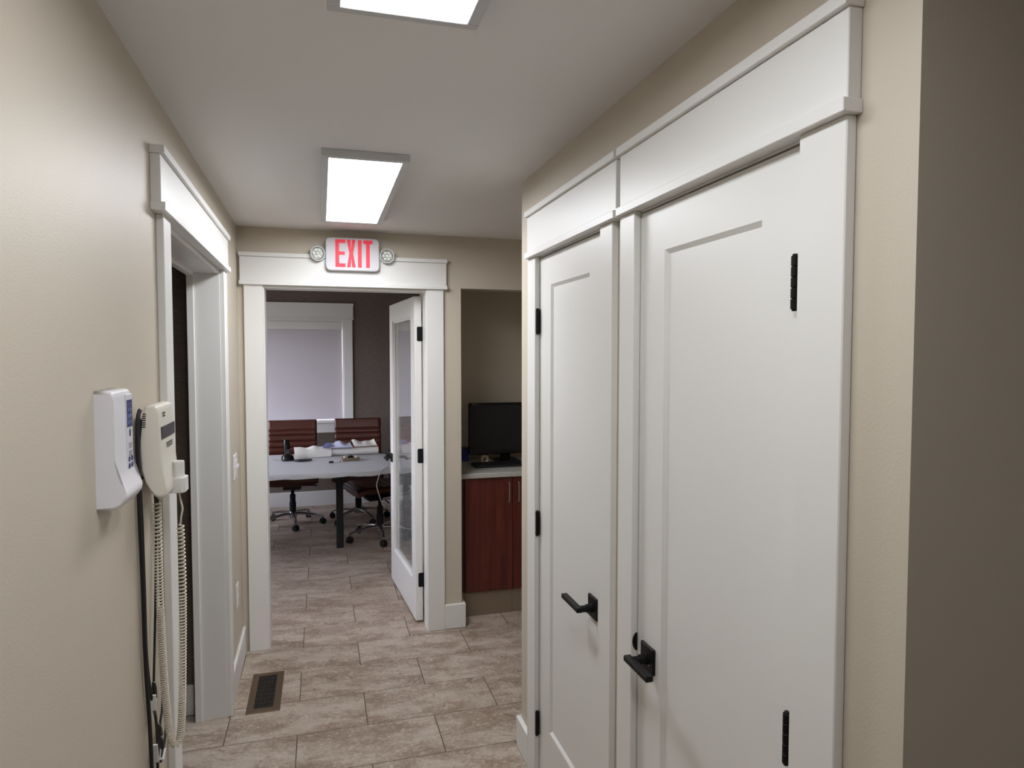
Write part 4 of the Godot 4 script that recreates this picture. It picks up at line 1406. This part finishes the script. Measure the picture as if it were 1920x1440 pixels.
# thin sheet following an outline in (z, y), between x0 and x1
func ribbon(s: SurfaceTool, prof: Array, x0: float, x1: float, th: float) -> void:
	var ring_a := []
	var inner := []
	for i in prof.size():
		var d: Vector2 = ((prof[mini(i + 1, prof.size() - 1)] as Vector2) - prof[maxi(i - 1, 0)]).normalized()
		var n := Vector2(-d.y, d.x)
		ring_a.append([prof[i], n])
		inner.append((prof[i] as Vector2) + n * th)
	for i in prof.size() - 1:
		var a: Vector2 = ring_a[i][0]
		var b: Vector2 = ring_a[i + 1][0]
		var na := Vector3(0, -ring_a[i][1].y, -ring_a[i][1].x)
		var nb := Vector3(0, -ring_a[i + 1][1].y, -ring_a[i + 1][1].x)
		var A := Vector3(x0, a.y, a.x)
		var B := Vector3(x0, b.y, b.x)
		var C := Vector3(x1, b.y, b.x)
		var D := Vector3(x1, a.y, a.x)
		tri(s, A, B, C, na, nb, nb)
		tri(s, A, C, D, na, nb, na)
		var A2 := Vector3(x0, inner[i].y, inner[i].x)
		var B2 := Vector3(x0, inner[i + 1].y, inner[i + 1].x)
		var C2 := Vector3(x1, inner[i + 1].y, inner[i + 1].x)
		var D2 := Vector3(x1, inner[i].y, inner[i].x)
		tri(s, A2, B2, C2, -na, -nb, -nb)
		tri(s, A2, C2, D2, -na, -nb, -na)
		for e in [[A, B, B2, A2, Vector3.LEFT], [D, C, C2, D2, Vector3.RIGHT]]:
			face(s, [e[0], e[1], e[2], e[3]], e[4])

func wavy_sheet(s: SurfaceTool, prof: Array, x0: float, x1: float, amp: float) -> void:
	var cv := []
	for p in prof:
		cv.append(Vector3(0, p.y, p.x))
	var line := curve(cv, 5)
	var nx := 20
	var rows := []
	for i in line.size():
		var row := []
		for j in nx + 1:
			var x := lerpf(x0, x1, float(j) / nx)
			var u := float(i) / line.size()
			row.append(Vector3(x, line[i].y + amp * u * (0.5 * sin(x * 31.0 + u * 2.0) + 0.35 * sin(x * 57.0 + 1.3)), line[i].z + 0.3 * amp * sin(x * 22.0)))
		rows.append(row)
	var nor := []
	for i in rows.size():
		var row := []
		for j in nx + 1:
			var dx: Vector3 = rows[i][mini(j + 1, nx)] - rows[i][maxi(j - 1, 0)]
			var dy: Vector3 = rows[mini(i + 1, rows.size() - 1)][j] - rows[maxi(i - 1, 0)][j]
			var n := dx.cross(dy).normalized()
			if n.y < 0:
				n = -n
			row.append(n)
		nor.append(row)
	for i in rows.size() - 1:
		for j in nx:
			for lay in [0.0, 0.0006]:
				var o: Vector3 = Vector3.UP * (0.0006 - float(lay))
				var sg := 1.0 if lay == 0.0 else -1.0
				tri(s, rows[i][j] + o, rows[i + 1][j] + o, rows[i + 1][j + 1] + o, nor[i][j] * sg, nor[i + 1][j] * sg, nor[i + 1][j + 1] * sg)
				tri(s, rows[i][j] + o, rows[i + 1][j + 1] + o, rows[i][j + 1] + o, nor[i][j] * sg, nor[i + 1][j + 1] * sg, nor[i][j + 1] * sg)
